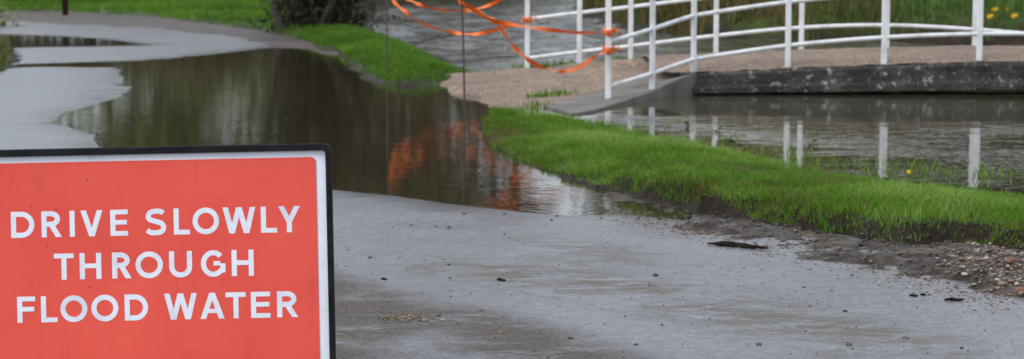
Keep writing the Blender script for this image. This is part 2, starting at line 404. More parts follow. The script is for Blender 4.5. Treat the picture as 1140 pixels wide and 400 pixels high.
def sheet(name, poly, z, mat):
    mb = MB(); mb.add([(x, y, z) for x, y in poly], [tuple(range(len(poly)))]); o = mb.build(name, mat)
    if o.data.polygons[0].normal.z < 0: o.data.flip_normals()
    return o
tag(sheet("flood_water", left_side, 0.0, FLOOD), kind="structure")
river_poly = divider + [(-12.0, 135.0), (95.0, 135.0), (95.0, -8.0)]
def river_z(x, y):
    a = ss((y - 24.0) / 4.0)
    return a * (fbm(x * 0.7, y, 1.1, 2, 201) * 0.16 + fbm(x * 0.8, y, 0.28, 2, 205) * 0.10 - 0.03) - 0.004
tag(field("river_water", axis((-13, -9, 1.0), (-9, 10, 0.16), (10, 95, 5.0)), axis((-8, 22, 1.0), (22, 70, 0.16), (70, 110, 0.3), (110, 135, 5.0)), river_z, RIVER, keep=lambda x, y: sdf(x, y, river_poly) > -0.05), kind="structure")

# right-hand grass verge
dips = [XY([(556, 137), (640, 136), (705, 139)]), XY([(625, 158), (700, 157), (790, 161)])]
def verge_z(x, y):
    n = fbm(x, y, 3.2, 4, 21)
    sf = sdf(x, y, verge_poly) + n * 0.10
    df = linedist(x, y, verge_front); db = linedist(x, y, verge_back)
    near_ = ss((13.8 - y) / 2.6)
    lip = (0.055 + 0.030 * near_ + fbm(x, y, 7, 3, 29) * 0.02) * ss((df + n * 0.20 + fbm(x, y, 11, 3, 26) * 0.06) / (0.10 + 0.55 * (1 - near_))) + 0.03 * near_ - 0.01 * (1 - near_)
    back = -0.03 + 0.10 * db
    z = np.minimum(lip, back) + fbm(x, y, 1.1, 3, 30) * 0.05 + fbm(x, y, 9, 3, 33) * 0.02
    for pl in dips: z = z - 0.16 * np.exp(-(linedist(x, y, pl) / 0.20) ** 2)
    return np.where(sf < 0, np.maximum(0.03 * near_ - 0.01 * (1 - near_) + sf * 0.6, -0.4), z)
def turf(x, y): return np.clip((sdf(x, y, verge_poly) + fbm(x, y, 4, 3, 40) * 0.12 - 0.10) / 0.10, 0, 1)
xs = axis((-1.0, 4.0, 0.035), (4.0, 14, 0.25)); ys = axis((-8, 6, 0.4), (6, 12, 0.035), (12, 20.5, 0.06))
verge = tag(field("grass_verge", xs, ys, verge_z, VERGE, keep=lambda x, y: sdf(x, y, verge_poly) > -0.25, attrs={"turf": turf}), kind="structure")

# muddy margin between asphalt and grass
mud_front = XY([(640, 214), (690, 234), (740, 250), (800, 266), (870, 281), (950, 299), (1020, 315), (1080, 328), (1140, 344)], 0.03) + [(2.35, 6.4), (3.2, 3.0), (3.9, -8.0)]
mud_poly = mud_front + [(4.8, -8.0), (4.1, 4.0), (3.3, 7.6)] + list(reversed(XY([(640, 196), (700, 206), (780, 222), (850, 238), (920, 252), (1000, 264), (1140, 272)], 0.03)))
def mud_z(x, y):
    s = sdf(x, y, mud_poly) + fbm(x, y, 3.5, 4, 50) * 0.16
    n = fbm(x, y, 3.0, 5, 55) * 0.03 + (0.25 - np.abs(fbm(x, y, 9, 5, 57))) * 0.06
    low = np.clip((y - 9.6) / 0.9, 0, 1) * 0.045
    z = 0.026 + 0.018 * ss(s / 0.35) + n * ss((s + 0.05) / 0.2) - low
    return np.where(s < 0, 0.028 + s * 0.25 - low, z)
tag(field("mud_margin", axis((0.2, 3.2, 0.022), (3.2, 5.0, 0.2)), axis((-8, 6.4, 0.3), (6.4, 13.6, 0.022)), mud_z, MUD, keep=lambda x, y: sdf(x, y, mud_poly) > -0.12), kind="structure")

# far-left verge and the muddy strip at its foot
def lverge_z(x, y):
    s = sdf(x, y, left_verge) + fbm(x, y, 1.2, 4, 60) * 0.25
    z = 0.05 + 0.08 * ss(s / 0.5) + np.clip(s - 0.8, 0, 60) * 0.022 + fbm(x, y, 0.5, 4, 63) * 0.10 * ss(s / 2)
    return np.where(s < 0, np.maximum(0.05 + s * 0.35, -0.4), z)
tag(field("far_verge", axis((-80, -16, 0.7), (-16, 0.3, 0.12)), axis((21, 45, 0.12), (45, 70, 0.25), (70, 128, 1.0)), lverge_z, VERGE,
          keep=lambda x, y: sdf(x, y, left_verge) > -1.2, attrs={"turf": lambda x, y: np.clip((sdf(x, y, left_verge) + fbm(x, y, 1.5, 3, 61) * 0.4 + 0.15) / 0.3, 0, 1)}), kind="structure")
far_mud = XY([(-420, 9), (0, 12), (60, 12), (110, 14), (160, 17), (230, 25), (300, 35), (345, 45), (380, 55), (405, 67), (425, 82), (414, 79), (400, 73), (375, 64), (345, 56), (310, 48), (250, 38.5), (180, 31), (100, 27), (0, 22), (-420, 19)], 0.04)
def fmud_z(x, y):
    s = sdf(x, y, far_mud) + fbm(x, y, 1.1, 4, 70) * 0.5
    m = 0.040 + np.clip(s * 0.06, -0.3, 0.010) + fbm(x, y, 2.5, 4, 72) * 0.04 * ss(s / 0.3)
    return np.minimum(m, road_z(x, y) + 0.012 + np.clip(s * 0.05, -0.1, 0.006))
tag(field("mud_strip", axis((-40, -1.2, 0.12)), axis((22, 75, 0.15)), fmud_z, FARMUD, keep=lambda x, y: sdf(x, y, far_mud) > -0.6), kind="structure")
def nl_z(x, y):
    s = sdf(x, y, near_left_bank) + fbm(x, y, 1.2, 4, 65) * 0.4
    return np.where(s < 0, np.maximum(0.03 + s * 0.25, -0.4), 0.03 + 0.14 * ss(s / 0.8) + np.clip(s, 0, 8) * 0.02)
tag(field("near_verge", axis((-30, -5, 0.15)), axis((15, 42, 0.15)), nl_z, VERGE, keep=lambda x, y: sdf(x, y, near_left_bank) > -1.0,
          attrs={"turf": lambda x, y: np.clip(sdf(x, y, near_left_bank) / 0.5, 0, 1)}), kind="structure")

# bank beyond the bridge
def bank_z(x, y):
    s = sdf(x, y, far_bank) + fbm(x, y, 0.9, 4, 80) * 0.5
    z = 0.42 * ss(s / 0.7) + np.clip(s, 0, 40) * 0.035 + fbm(x, y, 2.2, 4, 83) * 0.16 * ss(s / 0.3)
    return np.where(s < 0, np.maximum(s * 0.5, -0.5), z)
tag(field("river_bank", axis((0, 16, 0.14), (16, 90, 2.0)), axis((-8, 18, 1.0), (18, 60, 0.16), (60, 128, 1.5)), bank_z, VERGE, keep=lambda x, y: sdf(x, y, far_bank) > -0.8,
          attrs={"turf": lambda x, y: np.clip((sdf(x, y, far_bank) - 0.15) / 0.4, 0, 1)}), kind="structure")

# ------------------------------------------------------------------ footbridge
YN, YF = 21.2, 23.5
near = [(677, 112, 97, 19.8), (726, 100, 82, 20.5), (772, 80, 66, YN), (877, 75, 51, YN), (984, 71, 42, YN), (1090, 67.5, 38, YN), (1195, 67, 38.5, YN), (1300, 68, 42, YN), (1405, 71, 49, YN), (1510, 76, 58, YN), (1615, 82, 68, YN)]
far = [(587, 75, 65, YF), (645, 70, 58, YF), (702, 65, 51.5, YF), (797, 60.5, 40, YF), (892, 57, 31, YF), (987, 54.5, 28.3, YF), (1085, 53, 33, YF), (1180, 53, 41, YF), (1275, 55, 48, YF), (1370, 58, 55, YF), (1465, 63, 62, YF)]
nb = [PD(a, b, d) for a, b, c_, d in near]; fb = [PD(a, b, d) for a, b, c_, d in far]
bridge = tag(empty("footbridge", (6.2, 22.3, 0.0)), "white railed footbridge with gravel deck and lichen spotted concrete slab over the river", "bridge")
BO = Vector((6.2, 22.3, 0.0))
def br(mb, name, mat, smooth=False):
    mb.v = [tuple(Vector(v) - BO) for v in mb.v]; return mb.build(name, mat, bridge, smooth)
nx_, nz_ = [p.x for p in nb[2:]], [p.z for p in nb[2:]]
fx_, fz_ = [p.x for p in fb[2:]], [p.z for p in fb[2:]]
XL, XR = PD(757, 90, YN).x, 11.6
def topz(x, v):
    return (1 - v) * np.interp(x, nx_, nz_) + v * np.interp(x, fx_, fz_)
# slab: ragged front face
xsl = np.linspace(XL, XR, 160); YS0, YS1 = YN - 0.10, YF + 0.16
def slab():
    prof = []                      # (y, z) rows around the section
    V, n = [], 0
    rows = 9
    for x in xsl:
        zt = float(topz(x, 0)) - 0.012; zb = 0.012 + 0.045 * min(1, (x - XL) / 4.0); ztf = float(topz(x, 1)) - 0.012
        for r in range(rows):
            q = r / (rows - 1); z = zb + (zt - zb) * q
            yy = YS0 + float(fbm(np.array([x]), np.array([z]), 5, 4, 90)[0]) * 0.035 + (0.035 if q > 0.97 else 0) - (0.02 if q < 0.30 else 0)
            V.append((x, yy, z + (float(vnoise(np.array([x * 9]), np.array([3.0]), 4)[0]) * 0.018 if q > 0.97 else 0)))
        V.append((x, YS1, ztf)); V.append((x, YS1, zb))
    k = rows + 2; F = []
    for i in range(len(xsl) - 1):
        for r in range(k):
            r2 = (r + 1) % k
            F.append((i * k + r2, i * k + r, (i + 1) * k + r, (i + 1) * k + r2))
    F.append(tuple(range(k))); F.append(tuple((len(xsl) - 1) * k + r for r in reversed(range(k))))
    mb = MB(); mb.add(V, F); return br(mb, "slab", CONC)
slab()
# gravel deck laid on the slab, with a slight mound
mb = MB(); dxs = np.linspace(XL - 0.25, XR, 190); dv = np.linspace(0, 1, 26); V = []
for v in dv:
    for x in dxs:
        a = float(fbm(np.array([x]), np.array([v * 2.3]), 6, 4, 95)[0])
        V.append((x, YS0 + 0.05 + v * (YS1 - YS0 - 0.10), float(topz(x, v)) + 0.012 + a * 0.018 + 0.05 * math.sin(math.pi * v) - (0.02 if v in (0.0, 1.0) else 0)))
n = len(dxs); mb.add(V, [(j * n + i, j * n + i + 1, (j + 1) * n + i + 1, (j + 1) * n + i) for j in range(len(dv) - 1) for i in range(n - 1)])
br(mb, "gravel_deck", GRAVEL, True)
# abutments and the sloping concrete wing at the landing
mb = MB(); mb.box((XL + 0.12, (YS0 + YS1) / 2 + 0.06, -0.24), (0.5, YS1 - YS0 - 0.14, 0.5)); br(mb, "abutment", CONC); mb = MB(); mb.box((XR + 0.4, (YS0 + YS1) / 2, -0.1), (1.0, YS1 - YS0 + 0.6, 0.74)); br(mb, "abutment", CONC)
wing_front = [PD(636, 125.5, 18.1), PD(660, 122.5, 18.45), PD(690, 113.5, 19.4), PD(726, 101.5, 20.3), PD(748, 91, 20.8), PD(775, 80.5, 21.12)]
wing_back = [PD(606, 117.5, 19.1), PD(638, 108, 20.2), PD(670, 99, 20.9), PD(705, 91, 21.3), PD(738, 84, 21.8), PD(775, 77.5, 22.0)]
mb = MB(); V, F = [], []
cf, cb = catmull(wing_front, 6), catmull(wing_back, 6)
for a, b in zip(cf, cb):
    V += [(a.x, a.y, -0.4), (a.x, a.y, a.z - 0.008), (a.x, a.y + 0.02, a.z), tuple(b), (b.x, b.y, -0.4)]
for i in range(len(cf) - 1):
    for r in range(4): F.append((i * 5 + r + 1, i * 5 + r, (i + 1) * 5 + r, (i + 1) * 5 + r + 1))
F += [(0, 1, 2, 3, 4), tuple((len(cf) - 1) * 5 + r for r in (4, 3, 2, 1, 0))]
mb.add(V, F); br(mb, "wing_wall", APRON)
# railings
for lst, bases, sp in ((near, nb, 48.5), (far, fb, 43.5)):
    for (a, b, c_, d), base in zip(lst, bases):
        if base.x > XR - 0.1: continue
        tp = PD(a, c_ - 2 * sp, d).z + 0.028
        zb = base.z - 0.03
        mb = MB(); w = 0.058
        mb.box((base.x, base.y, (zb + tp) / 2), (w, w * 0.8, tp - zb)); o = br(mb, "post", PAINT); bevel(o, 0.006, 1)
    for k in range(3):
        pts = [PD(a, c_ - k * sp * (1.02 if d < 20.6 else 1), d) for a, b, c_, d in lst]
        pts = [p for p in pts if p.x < XR]
        if lst is near: path = [p for p in pts[:2]] + catmull(pts[2:], 10)
        else: path = catmull(pts, 8)
        mb = MB(); mb.tube(path, 0.0235, 8); br(mb, "rail", PAINT, True)

# gravel path from the road to the bridge
path_ctl = [(P(485, 90.5, 0.015), ), (P(505, 97, 0.01),), (P(530, 109, 0.0),), (P(553, 120, 0.0),), (P(585, 119, 0.01),), (PD(606, 117.5, 19.1),), (PD(638, 108, 20.2),), (PD(670, 99, 20.9),), (PD(705, 91, 21.3),), (PD(738, 84, 21.8),), (PD(775, 76, 22.0),),
            (PD(797, 60, YF + .1),), (PD(702, 65, YF + .1),), (PD(645, 70, YF + .1),), (PD(590, 75.5, YF + .1),), (P(545, 79.5, 0.09),), (P(514, 82, 0.05),)]
pc = [c[0] for c in path_ctl]; path_poly = [(p.x, p.y) for p in pc]
ctl = pc + [PD(600, 95, 21.6), PD(650, 88, 22.2), P(540, 95, 0.08), PD(700, 78, 22.6)]
def path_z(x, y):
    num = 0; den = 0
    for p in ctl:
        w = 1.0 / ((x - p.x) ** 2 + (y - p.y) ** 2 + 0.05) ** 1.5
        num = num + w * p.z; den = den + w
    s = sdf(x, y, path_poly) + fbm(x, y, 2.5, 4, 101) * 0.18
    return num / den + fbm(x, y, 4, 4, 102) * 0.02 + np.where(s < 0, np.maximum(s * 0.6, -0.5), 0.0)
tag(field("gravel_path", axis((-1.6, 2.2, 0.05)), axis((18.4, 25.5, 0.06)), path_z, GRAVEL, keep=lambda x, y: (sdf(x, y, path_poly) > -0.5) & (x < 2.05)), kind="structure")

# ------------------------------------------------------------------ road sign
SZ = 5.87
RED = NT("red_sheeting"); t = RED; oc = t.obj()
c = t.ramp(t.noise(2.2, 5, vec=oc), [(0.3, (0.70, 0.062, 0.042)), (0.7, (0.80, 0.088, 0.055))])
c = t.mix(t.mr(t.noise(16, 8, 0.75, vec=oc, st=(1, 1, 0.35)), 0.60, 0.76, 0, 0.5), c, (0.48, 0.05, 0.04))
c = t.mix(t.mr(t.voro(9, vec=oc), 0.035, 0.025, 0, 0.8), c, (0.20, 0.03, 0.03))
c = t.mix(t.mr(t.noise(3, 10, 0.8, vec=oc, st=(9, 1, 0.6), dist=1.2), 0.58, 0.63, 0, 0.30), c, (0.40, 0.05, 0.045))
c = t.mix(t.mr(t.noise(3.5, 9, 0.8, vec=oc, st=(0.5, 1, 7), dist=0.8), 0.60, 0.66, 0, 0.3), c, (0.85, 0.19, 0.14))
c = t.mix(t.mr(t.voro(13, vec=oc), 0.075, 0.045, 0, 0.7), c, (0.25, 0.05, 0.04))
t.set("Base Color", c); t.set("Roughness", t.mr(t.noise(5, 6, 0.7, vec=oc), 0.3, 0.7, 0.32, 0.55)); t.set("Normal", t.bump(t.noise(6, 3, vec=oc), 0.12, 0.02)); RED = t.m
t = NT("white_sheeting"); oc = t.obj()
t.set("Base Color", t.ramp(t.noise(7, 7, 0.7, vec=oc), [(0.3, (0.55, 0.58, 0.64)), (0.5, (0.74, 0.77, 0.84)), (0.7, (0.78, 0.81, 0.88))])); t.set("Roughness", 0.45); WHITE = t.m
BLACK = simple("black_plastic", (0.006, 0.006, 0.007), (0.016, 0.016, 0.018), 20, 0.55, 0.15, 0.003, 60, 0.10)

fw = Vector((0, CP, -SP))
r0 = ray(175.5, 304); sc0 = Vector((0, 0, CAM_H)) + r0 * (SZ / FPX)
K = SZ / FPX
sign = tag(empty("road_sign"), "red temporary road sign reading drive slowly through flood water in black frame", "road sign")
LEAN, ROLL = math.radians(6.0), math.radians(-1.2)
SM = Matrix.Translation(sc0) @ Matrix.Rotation(-LEAN, 4, 'X') @ Matrix.Rotation(ROLL, 4, 'Y')
sign.matrix_world = SM
# sign axes: x right, z up, -y towards the viewer
def rrect(w, h, r, n=6, cx=0, cz=0):
    out = []
    for sx_, sz_, a0 in ((1, 1, 0), (-1, 1, 90), (-1, -1, 180), (1, -1, 270)):
        for i in range(n + 1):
            a = math.radians(a0 + 90 * i / n); out.append((cx + sx_ * (w - r) + r * math.cos(a), cz + sz_ * (h - r) + r * math.sin(a)))
    return out
def plate(poly, y0, y1):
    mb = MB(); n = len(poly)
    V = [(x, y0, z) for x, z in poly] + [(x, y1, z) for x, z in poly]
    mb.add(V, [tuple(range(n)), tuple(range(2 * n - 1, n - 1, -1))] + [(i, n + i, n + (i + 1) % n, (i + 1) % n) for i in range(n)]); return mb
HW, HH = 0.523, 0.3755
mb = MB(); outr, inn = rrect(HW, HH, 0.024), rrect(HW - 0.0165, HH - 0.0215, 0.010); n = len(outr)
secs = [(outr, 0.020), (outr, -0.014), ([(x * 0.9935, z * 0.991) for x, z in outr], -0.020), ([(x * 1.004, z * 1.006) for x, z in inn], -0.020), (inn, -0.015), (inn, 0.020)]
V = []
for pl, yy in secs: V += [(x, yy, z) for x, z in pl]
F = []
for k in range(len(secs)):
    k2 = (k + 1) % len(secs)
    for i in range(n): F.append((k * n + i, k * n + (i + 1) % n, k2 * n + (i + 1) % n, k2 * n + i))
mb.add(V, F); mb.build("frame", BLACK, sign)
board = plate(rrect(HW - 0.014, HH - 0.019, 0.010), -0.004, 0.006).build("white_board", WHITE, sign)
RCX = (176.2 - 175.5) * K
panel = plate(rrect(0.4755, 0.3335, 0.015, cx=RCX, cz=0.0012), -0.0065, -0.0045).build("red_panel", RED, sign)
for s_ in (-1, 1):                        # folding feet and rear props
    mb = MB(); mb.box((s_ * 0.40, 0.03, -HH - 0.030), (0.06, 0.36, 0.05)); bevel(mb.build("foot", BLACK, sign), 0.008)
    mb = MB(); mb.tube([(s_ * 0.40, 0.024, 0.20), (s_ * 0.40, 0.20, -HH - 0.03)], 0.012, 6); mb.build("prop", BLACK, sign)

CAP = 29.0 * K; TS = 0.195
class Glyph:
    def __init__(s): s.polys = []
    def rect(s, x0, z0, x1, z1): s.polys.append([(x0, z0), (x1, z0), (x1, z1), (x0, z1)])
    def diag(s, x0, z0, x1, z1, w): s.polys.append([(x0 - w / 2, z0), (x0 + w / 2, z0), (x1 + w / 2, z1), (x1 - w / 2, z1)])
    def stroke(s, pts, w=TS, closed=False):
        pts = [Vector(p) for p in pts]; n = len(pts); L, R = [], []
        for i in range(n):
            a = pts[(i - 1) % n] if closed else pts[max(i - 1, 0)]; b = pts[(i + 1) % n] if closed else pts[min(i + 1, n - 1)]
            d0 = (pts[i] - a); d1 = (b - pts[i])
            if d0.length < 1e-9: d0 = d1
            if d1.length < 1e-9: d1 = d0
            d0.normalize(); d1.normalize(); t_ = (d0 + d1).normalized(); nr = Vector((-t_.y, t_.x)); m = w / 2 / max(0.4, nr.dot(Vector((-d0.y, d0.x))))
            L.append(pts[i] + nr * m); R.append(pts[i] - nr * m)
        for i in range(n if closed else n - 1):
            j = (i + 1) % n; s.polys.append([tuple(R[i]), tuple(R[j]), tuple(L[j]), tuple(L[i])])
def arc(cx, cz, rx, rz, a0, a1, n=14):
    return [(cx + rx * math.cos(math.radians(a0 + (a1 - a0) * i / n)), cz + rz * math.sin(math.radians(a0 + (a1 - a0) * i / n))) for i in range(n + 1)]
def glyph(ch, w):
    g = Glyph(); t_ = TS; h = t_ / 2
    if ch == 'I': g.rect(0, 0, w, 1)
    elif ch == 'L': g.rect(0, 0, t_, 1); g.rect(t_, 0, w, t_ * .92)
    elif ch in 'EF':
        g.rect(0, 0, t_, 1); g.rect(t_, 1 - t_ * .92, w, 1); g.rect(t_, .43, w * .95, .43 + t_ * .9)
        if ch == 'E': g.rect(t_, 0, w, t_ * .92)
    elif ch == 'T': g.rect(0, 1 - t_ * .92, w, 1); g.rect(w / 2 - h, 0, w / 2 + h, 1 - t_ * .92)
    elif ch == 'H': g.rect(0, 0, t_, 1); g.rect(w - t_, 0, w, 1); g.rect(t_, .42, w - t_, .42 + t_ * .92)
    elif ch == 'V': g.diag(t_ * .55, 1, w / 2, 0, t_ * 1.1); g.diag(w - t_ * .55, 1, w / 2, 0, t_ * 1.1)
    elif ch == 'W':
        q = t_ * 1.08
        for x0, x1 in ((q / 2, w * .28), (w / 2, w * .28), (w / 2, w * .72), (w - q / 2, w * .72)): g.diag(x0, 1, x1, 0, q)
    elif ch == 'A':
        q = t_ * 1.1; g.diag(q / 2, 0, w / 2, 1, q); g.diag(w - q / 2, 0, w / 2, 1, q); g.rect(w * .25, .22, w * .75, .22 + t_ * .85)
    elif ch == 'Y': q = t_ * 1.12; g.diag(q / 2, 1, w / 2, .40, q); g.diag(w - q / 2, 1, w / 2, .40, q); g.rect(w / 2 - h, 0, w / 2 + h, .45)
    elif ch == 'D':
        g.rect(0, 0, t_, 1); r = min(.4, w * .5)
        g.stroke([(t_, 1 - h)] + arc(w - h - r, .5, r, .5 - h, 90, -90, 20) + [(t_, h)])
    elif ch == 'R':
        g.rect(0, 0, t_, 1); r = .27; zc, rz = .70, .30 - h
        g.stroke([(t_, 1 - h)] + arc(w * .92 - h - r, zc, r, rz, 90, -90, 16) + [(t_, zc - rz)])
        g.diag(w * .45, zc - rz + .02, w - t_ * .6, 0, t_ * 1.2)
    elif ch == 'O': g.stroke(arc(w / 2, .5, w / 2 - h, .5 - h + .012, 0, 360, 40)[:-1], closed=True)
    elif ch == 'U': r = w / 2 - h; g.stroke([(h, 1), (h, .40)] + arc(w / 2, .40, r, .40 - h + .01, 180, 360, 20) + [(w - h, .40), (w - h, 1)])
    elif ch == 'G':
        g.stroke(arc(w / 2 + .01, .5, w / 2 - h, .5 - h + .012, 42, 318, 30) + [(w - h, .24), (w - h, .50)])
        g.rect(w * .52, .42, w - t_, .42 + t_ * .88)
    elif ch == 'S':
        pts = [(w - .10, .83), (w * .74, .90), (w * .50, .915), (w * .24, .87), (h * 1.02, .74), (w * .20, .60), (w * .50, .52), (w * .80, .43), (w - h, .27), (w * .76, .125), (w * .48, .085), (w * .24, .10), (.05, .19)]
        cm = catmull([(a, b, 0) for a, b in pts], 5); g.stroke([(p.x, p.y) for p in cm])
    return g
LINES = [(261.7, [('D', 14, 40), ('R', 48, 70.5), ('I', 79.3, 84.9), ('V', 91.5, 116), ('E', 124.5, 144), ('S', 164, 186.5), ('L', 195, 213), ('O', 216, 245.5), ('W', 249.5, 286), ('L', 292, 310), ('Y', 311.5, 335.5)]),
         (309.2, [('T', 61, 83), ('H', 89.5, 113.5), ('R', 125.5, 147), ('O', 151.5, 182), ('U', 189, 214.5), ('G', 224, 251.5), ('H', 258.5, 283)]),
         (356.2, [('F', 19, 39), ('L', 45.5, 63.5), ('O', 67, 97), ('O', 101.5, 131.5), ('D', 138.5, 164.5), ('W', 182.5, 219), ('A', 222.5, 249.5), ('T', 251, 273.5), ('E', 279, 300.5), ('R', 308, 331.5)])]
for bl, row in LINES:
    for ch, x0, x1 in row:
        g = glyph(ch, (x1 - x0) * K / CAP); mb = MB(); yy = -0.0066
        ox, oz = (x0 - 175.5) * K, (304 - bl) * K
        V, F = [], []
        for i, pl in enumerate(g.polys):
            dy = yy - 0.0002 - 0.00004 * (i % 3 + (3 if len(pl) == 4 and len(g.polys) < 6 else 0)) - 0.000012 * i
            b = len(V); V += [(ox + x * CAP, dy, oz + z * CAP) for x, z in pl]; F.append(tuple(range(b, b + len(pl))))
        mb.add(V, F); mb.build("letter", WHITE, panel)

# ------------------------------------------------------------------ barrier tape and steel pins
def pin(base, h, tilt, label):
    mb = MB(); mb.tube([(0, 0, -0.25), (tilt * 0.5, 0, h * 0.5), (tilt, 0, h)], 0.0095, 8)
    root = empty("fencing_pin", base); mb.build("rod", STEEL, root)
    mb = MB(); mb.tube([(tilt + 0.045 * math.cos(a), 0, h + 0.045 + 0.045 * math.sin(a)) for a in [i * 0.55 - 1.57 for i in range(11)]], 0.008, 6); mb.build("eye", STEEL, root, True)
    return tag(root, label, "steel pin", "steel pins holding the tape")
pB, pA = P(518, 128, 0.0), P(431, 86, 0.03)
pin(pB, 1.16, -0.03, "thin rusty steel pin standing in the flood water by the gravel path, holding orange tape")
pin(pA, 1.40, 0.0, "thin steel pin standing in the grass tongue left of the orange tape")
def tape(pts, w, label, knots=()):
    c = catmull(pts, 9); n = len(c); ph = rnd.random() * 6; V = []
    for i, p in enumerate(c):
        tn = (c[min(i + 1, n - 1)] - c[max(i - 1, 0)]).normalized(); a = 1.05 * math.sin(i * 0.21 + ph) + 0.55 * math.sin(i * 0.47 + ph * 2) + 0.35
        side = tn.cross(Vector((0, 1, 0))); side.normalize(); bn = tn.cross(side)
        d = (side * math.cos(a) + bn * math.sin(a)) * w * 0.32 * (1 if 1 < i < n - 2 else 0.4)
        off = bn * 0.0012
        V += [p + d + off, p + off * 2.0, p - d + off, p - d - off, p, p + d - off]
    F = []
    for i in range(n - 1):
        for r in range(6): F.append((i * 6 + r, i * 6 + (r + 1) % 6, (i + 1) * 6 + (r + 1) % 6, (i + 1) * 6 + r))
    F += [(5, 4, 3, 2, 1, 0), tuple((n - 1) * 6 + r for r in range(6))]
    root = empty("barrier_tape", c[0])
    mb = MB(); mb.add([v - c[0] for v in V], F); mb.build("strip", TAPE, root)
    for kp, kr in knots:
        k0 = Vector(kp) - c[0]; mb = MB()
        for j in range(3):
            mb.tube([k0 + Vector((kr * math.cos(q) * (1 + .1 * j), kr * math.sin(q), (j - 1) * 0.022 + 0.012 * math.sin(2 * q + j))) for q in [i * 0.7 for i in range(10)]], 0.011, 5)
        mb.tube([k0 + Vector((kr, 0, 0)), k0 + Vector((kr + 0.05, -0.02, 0.03)), k0 + Vector((kr + 0.07, -0.01, -0.03))], 0.012, 5)
        mb.build("knot", TAPE, root, True)
    return tag(root, label, "tape", "orange barrier tape")
yA, yB = pA.y, pB.y
def D(px, py, y): return PD(px, py, y)
topA = pA + Vector((0, 0, 1.36)); topB = pB + Vector((-0.03, 0, 1.13))
f0, n0 = fb[0], nb[0]
kA = PD(587, 22, YF - 0.05); kB = PD(587, -20, YF - 0.05); kC = PD(678, 36, 19.76); kD = PD(678, 56, 19.76)
tape([pA + Vector((0, 0, 1.25)), D(438, 0, 24.0), D(450, 12, 23.9), D(470, 26, 23.8), D(500, 35.5, 23.6), D(530, 38, 23.5), D(560, 31, 23.4), kA], 0.075, "lowest long loop of orange tape sagging between the left pin and the far railing post", [((f0.x, f0.y, kA.z), 0.05)])
tape([pA + Vector((0, 0, 1.33)), D(448, -6, 24.0), D(458, 1, 23.9), D(475, 8, 23.8), D(500, 12, 23.7), D(528, 10.5, 23.6), D(555, 1, 23.5), kB], 0.07, "upper orange tape loop crossing behind the right hand pin near the picture's top", [((f0.x, f0.y, kB.z), 0.05)])
tape([topB, D(512, 2, yB), D(530, 13, 18.05), D(553, 24, 18.05), D(600, 32, 18.2), D(645, 36.5, 18.8), kC], 0.068, "straightest orange tape run stretched from the pin to the nearest railing post", [((n0.x, n0.y, kC.z), 0.047)])
tape([topB + Vector((0, 0, -0.03)), D(516, 4, yB + .05), D(535, 15, 18.15), D(552, 25, 18.15), D(562, 38, 18.15), D(576, 56, 18.15), D(590, 68, 18.3), D(605, 76, 18.6), D(625, 79.5, 18.9), D(645, 75, 19.25), D(660, 65, 19.55), kD], 0.07, "drooping orange tape hanging almost to the gravel path before rising to the railing", [((n0.x, n0.y, kD.z), 0.05)])

# ------------------------------------------------------------------ grass and low plants
def blades(name, x, y, z, h, w, lean, mat, tint, parent=None, curve=0.5):
    n = len(x); a = RNG.uniform(0, 2 * np.pi, n); la = RNG.uniform(0, 2 * np.pi, n); l = lean * h * RNG.uniform(0.3, 1, n)
    dx, dy = np.cos(a) * w / 2, np.sin(a) * w / 2; lx, ly = np.cos(la) * l, np.sin(la) * l
    b = np.stack([x, y, z - 0.01], -1); m = np.stack([x + lx * 0.35, y + ly * 0.35, z + h * 0.58], -1)
    tp = np.stack([x + lx, y + ly, z + h * (1 - curve * 0.25 * lean)], -1); o = np.stack([dx, dy, 0 * dx], -1)
    V = np.stack([b - o, b + o, m + o * 0.8, m - o * 0.8, tp], 1).reshape(-1, 3); i = np.arange(n)[:, None] * 5
    T = np.concatenate([i + [0, 1, 2], i + [0, 2, 3], i + [3, 2, 4]])
    me = np_mesh(name, V, T, True); pattr(me, "tint", np.repeat(tint, 5))
    return link(name, me, mat, parent)
def scatter(poly, n):
    xs_, ys_ = [p[0] for p in poly], [p[1] for p in poly]
    x = RNG.uniform(min(xs_), max(xs_), n * 4); y = RNG.uniform(min(ys_), max(ys_), n * 4)
    k = sdf(x, y, poly) > 0; return x[k][:n], y[k][:n]

vis = verge_front[:12] + [(3.1, 7.6), (6.6, 7.5)] + verge_back[3:]
x, y = scatter(vis, 330000)
s = np.minimum(linedist(x, y, verge_front) + fbm(x, y, 3.2, 4, 21) * 0.20 + fbm(x, y, 11, 3, 26) * 0.06, 9)
z = verge_z(x, y); pr = np.where((z > 0.015) | ((y > 12.8) & (z > -0.03) & (linedist(x, y, verge_front) < 0.5)), 1.0, np.where(z > -0.06, 0.30, 0.05)) * np.clip((s + 0.06 + fbm(x, y, 6, 3, 28) * 0.12) / 0.08, 0, 1) * np.clip(0.75 + fbm(x, y, 1.6, 3, 44) * 1.3, 0.25, 1)
k = RNG.uniform(0, 1, len(x)) < pr; x, y, z, s = x[k], y[k], z[k], s[k]
patch = fbm(x, y, 0.9, 3, 45)
h = (0.034 + 0.060 * RNG.uniform(0, 1, len(x)) ** 1.6) * np.clip(1.0 + patch * 0.9, 0.5, 1.5) * np.clip(0.55 + s * 2, 0.55, 1)
h = np.where(z < 0, h * 0.7 - z * 0.6, h)
ti = np.clip(0.56 + patch * 0.75 + fbm(x, y, 5, 2, 47) * 0.55 + RNG.normal(0, 0.16, len(x)) - np.where(RNG.uniform(0, 1, len(x)) < 0.06 + 0.12 * (s < 0.25), 0.8, 0), 0, 1)
tag(blades("verge_grass", x, y, z, h, 0.0042, 1.15, GRASS, ti), "lush green grass on the strip between road and river", "grass", kind="stuff")

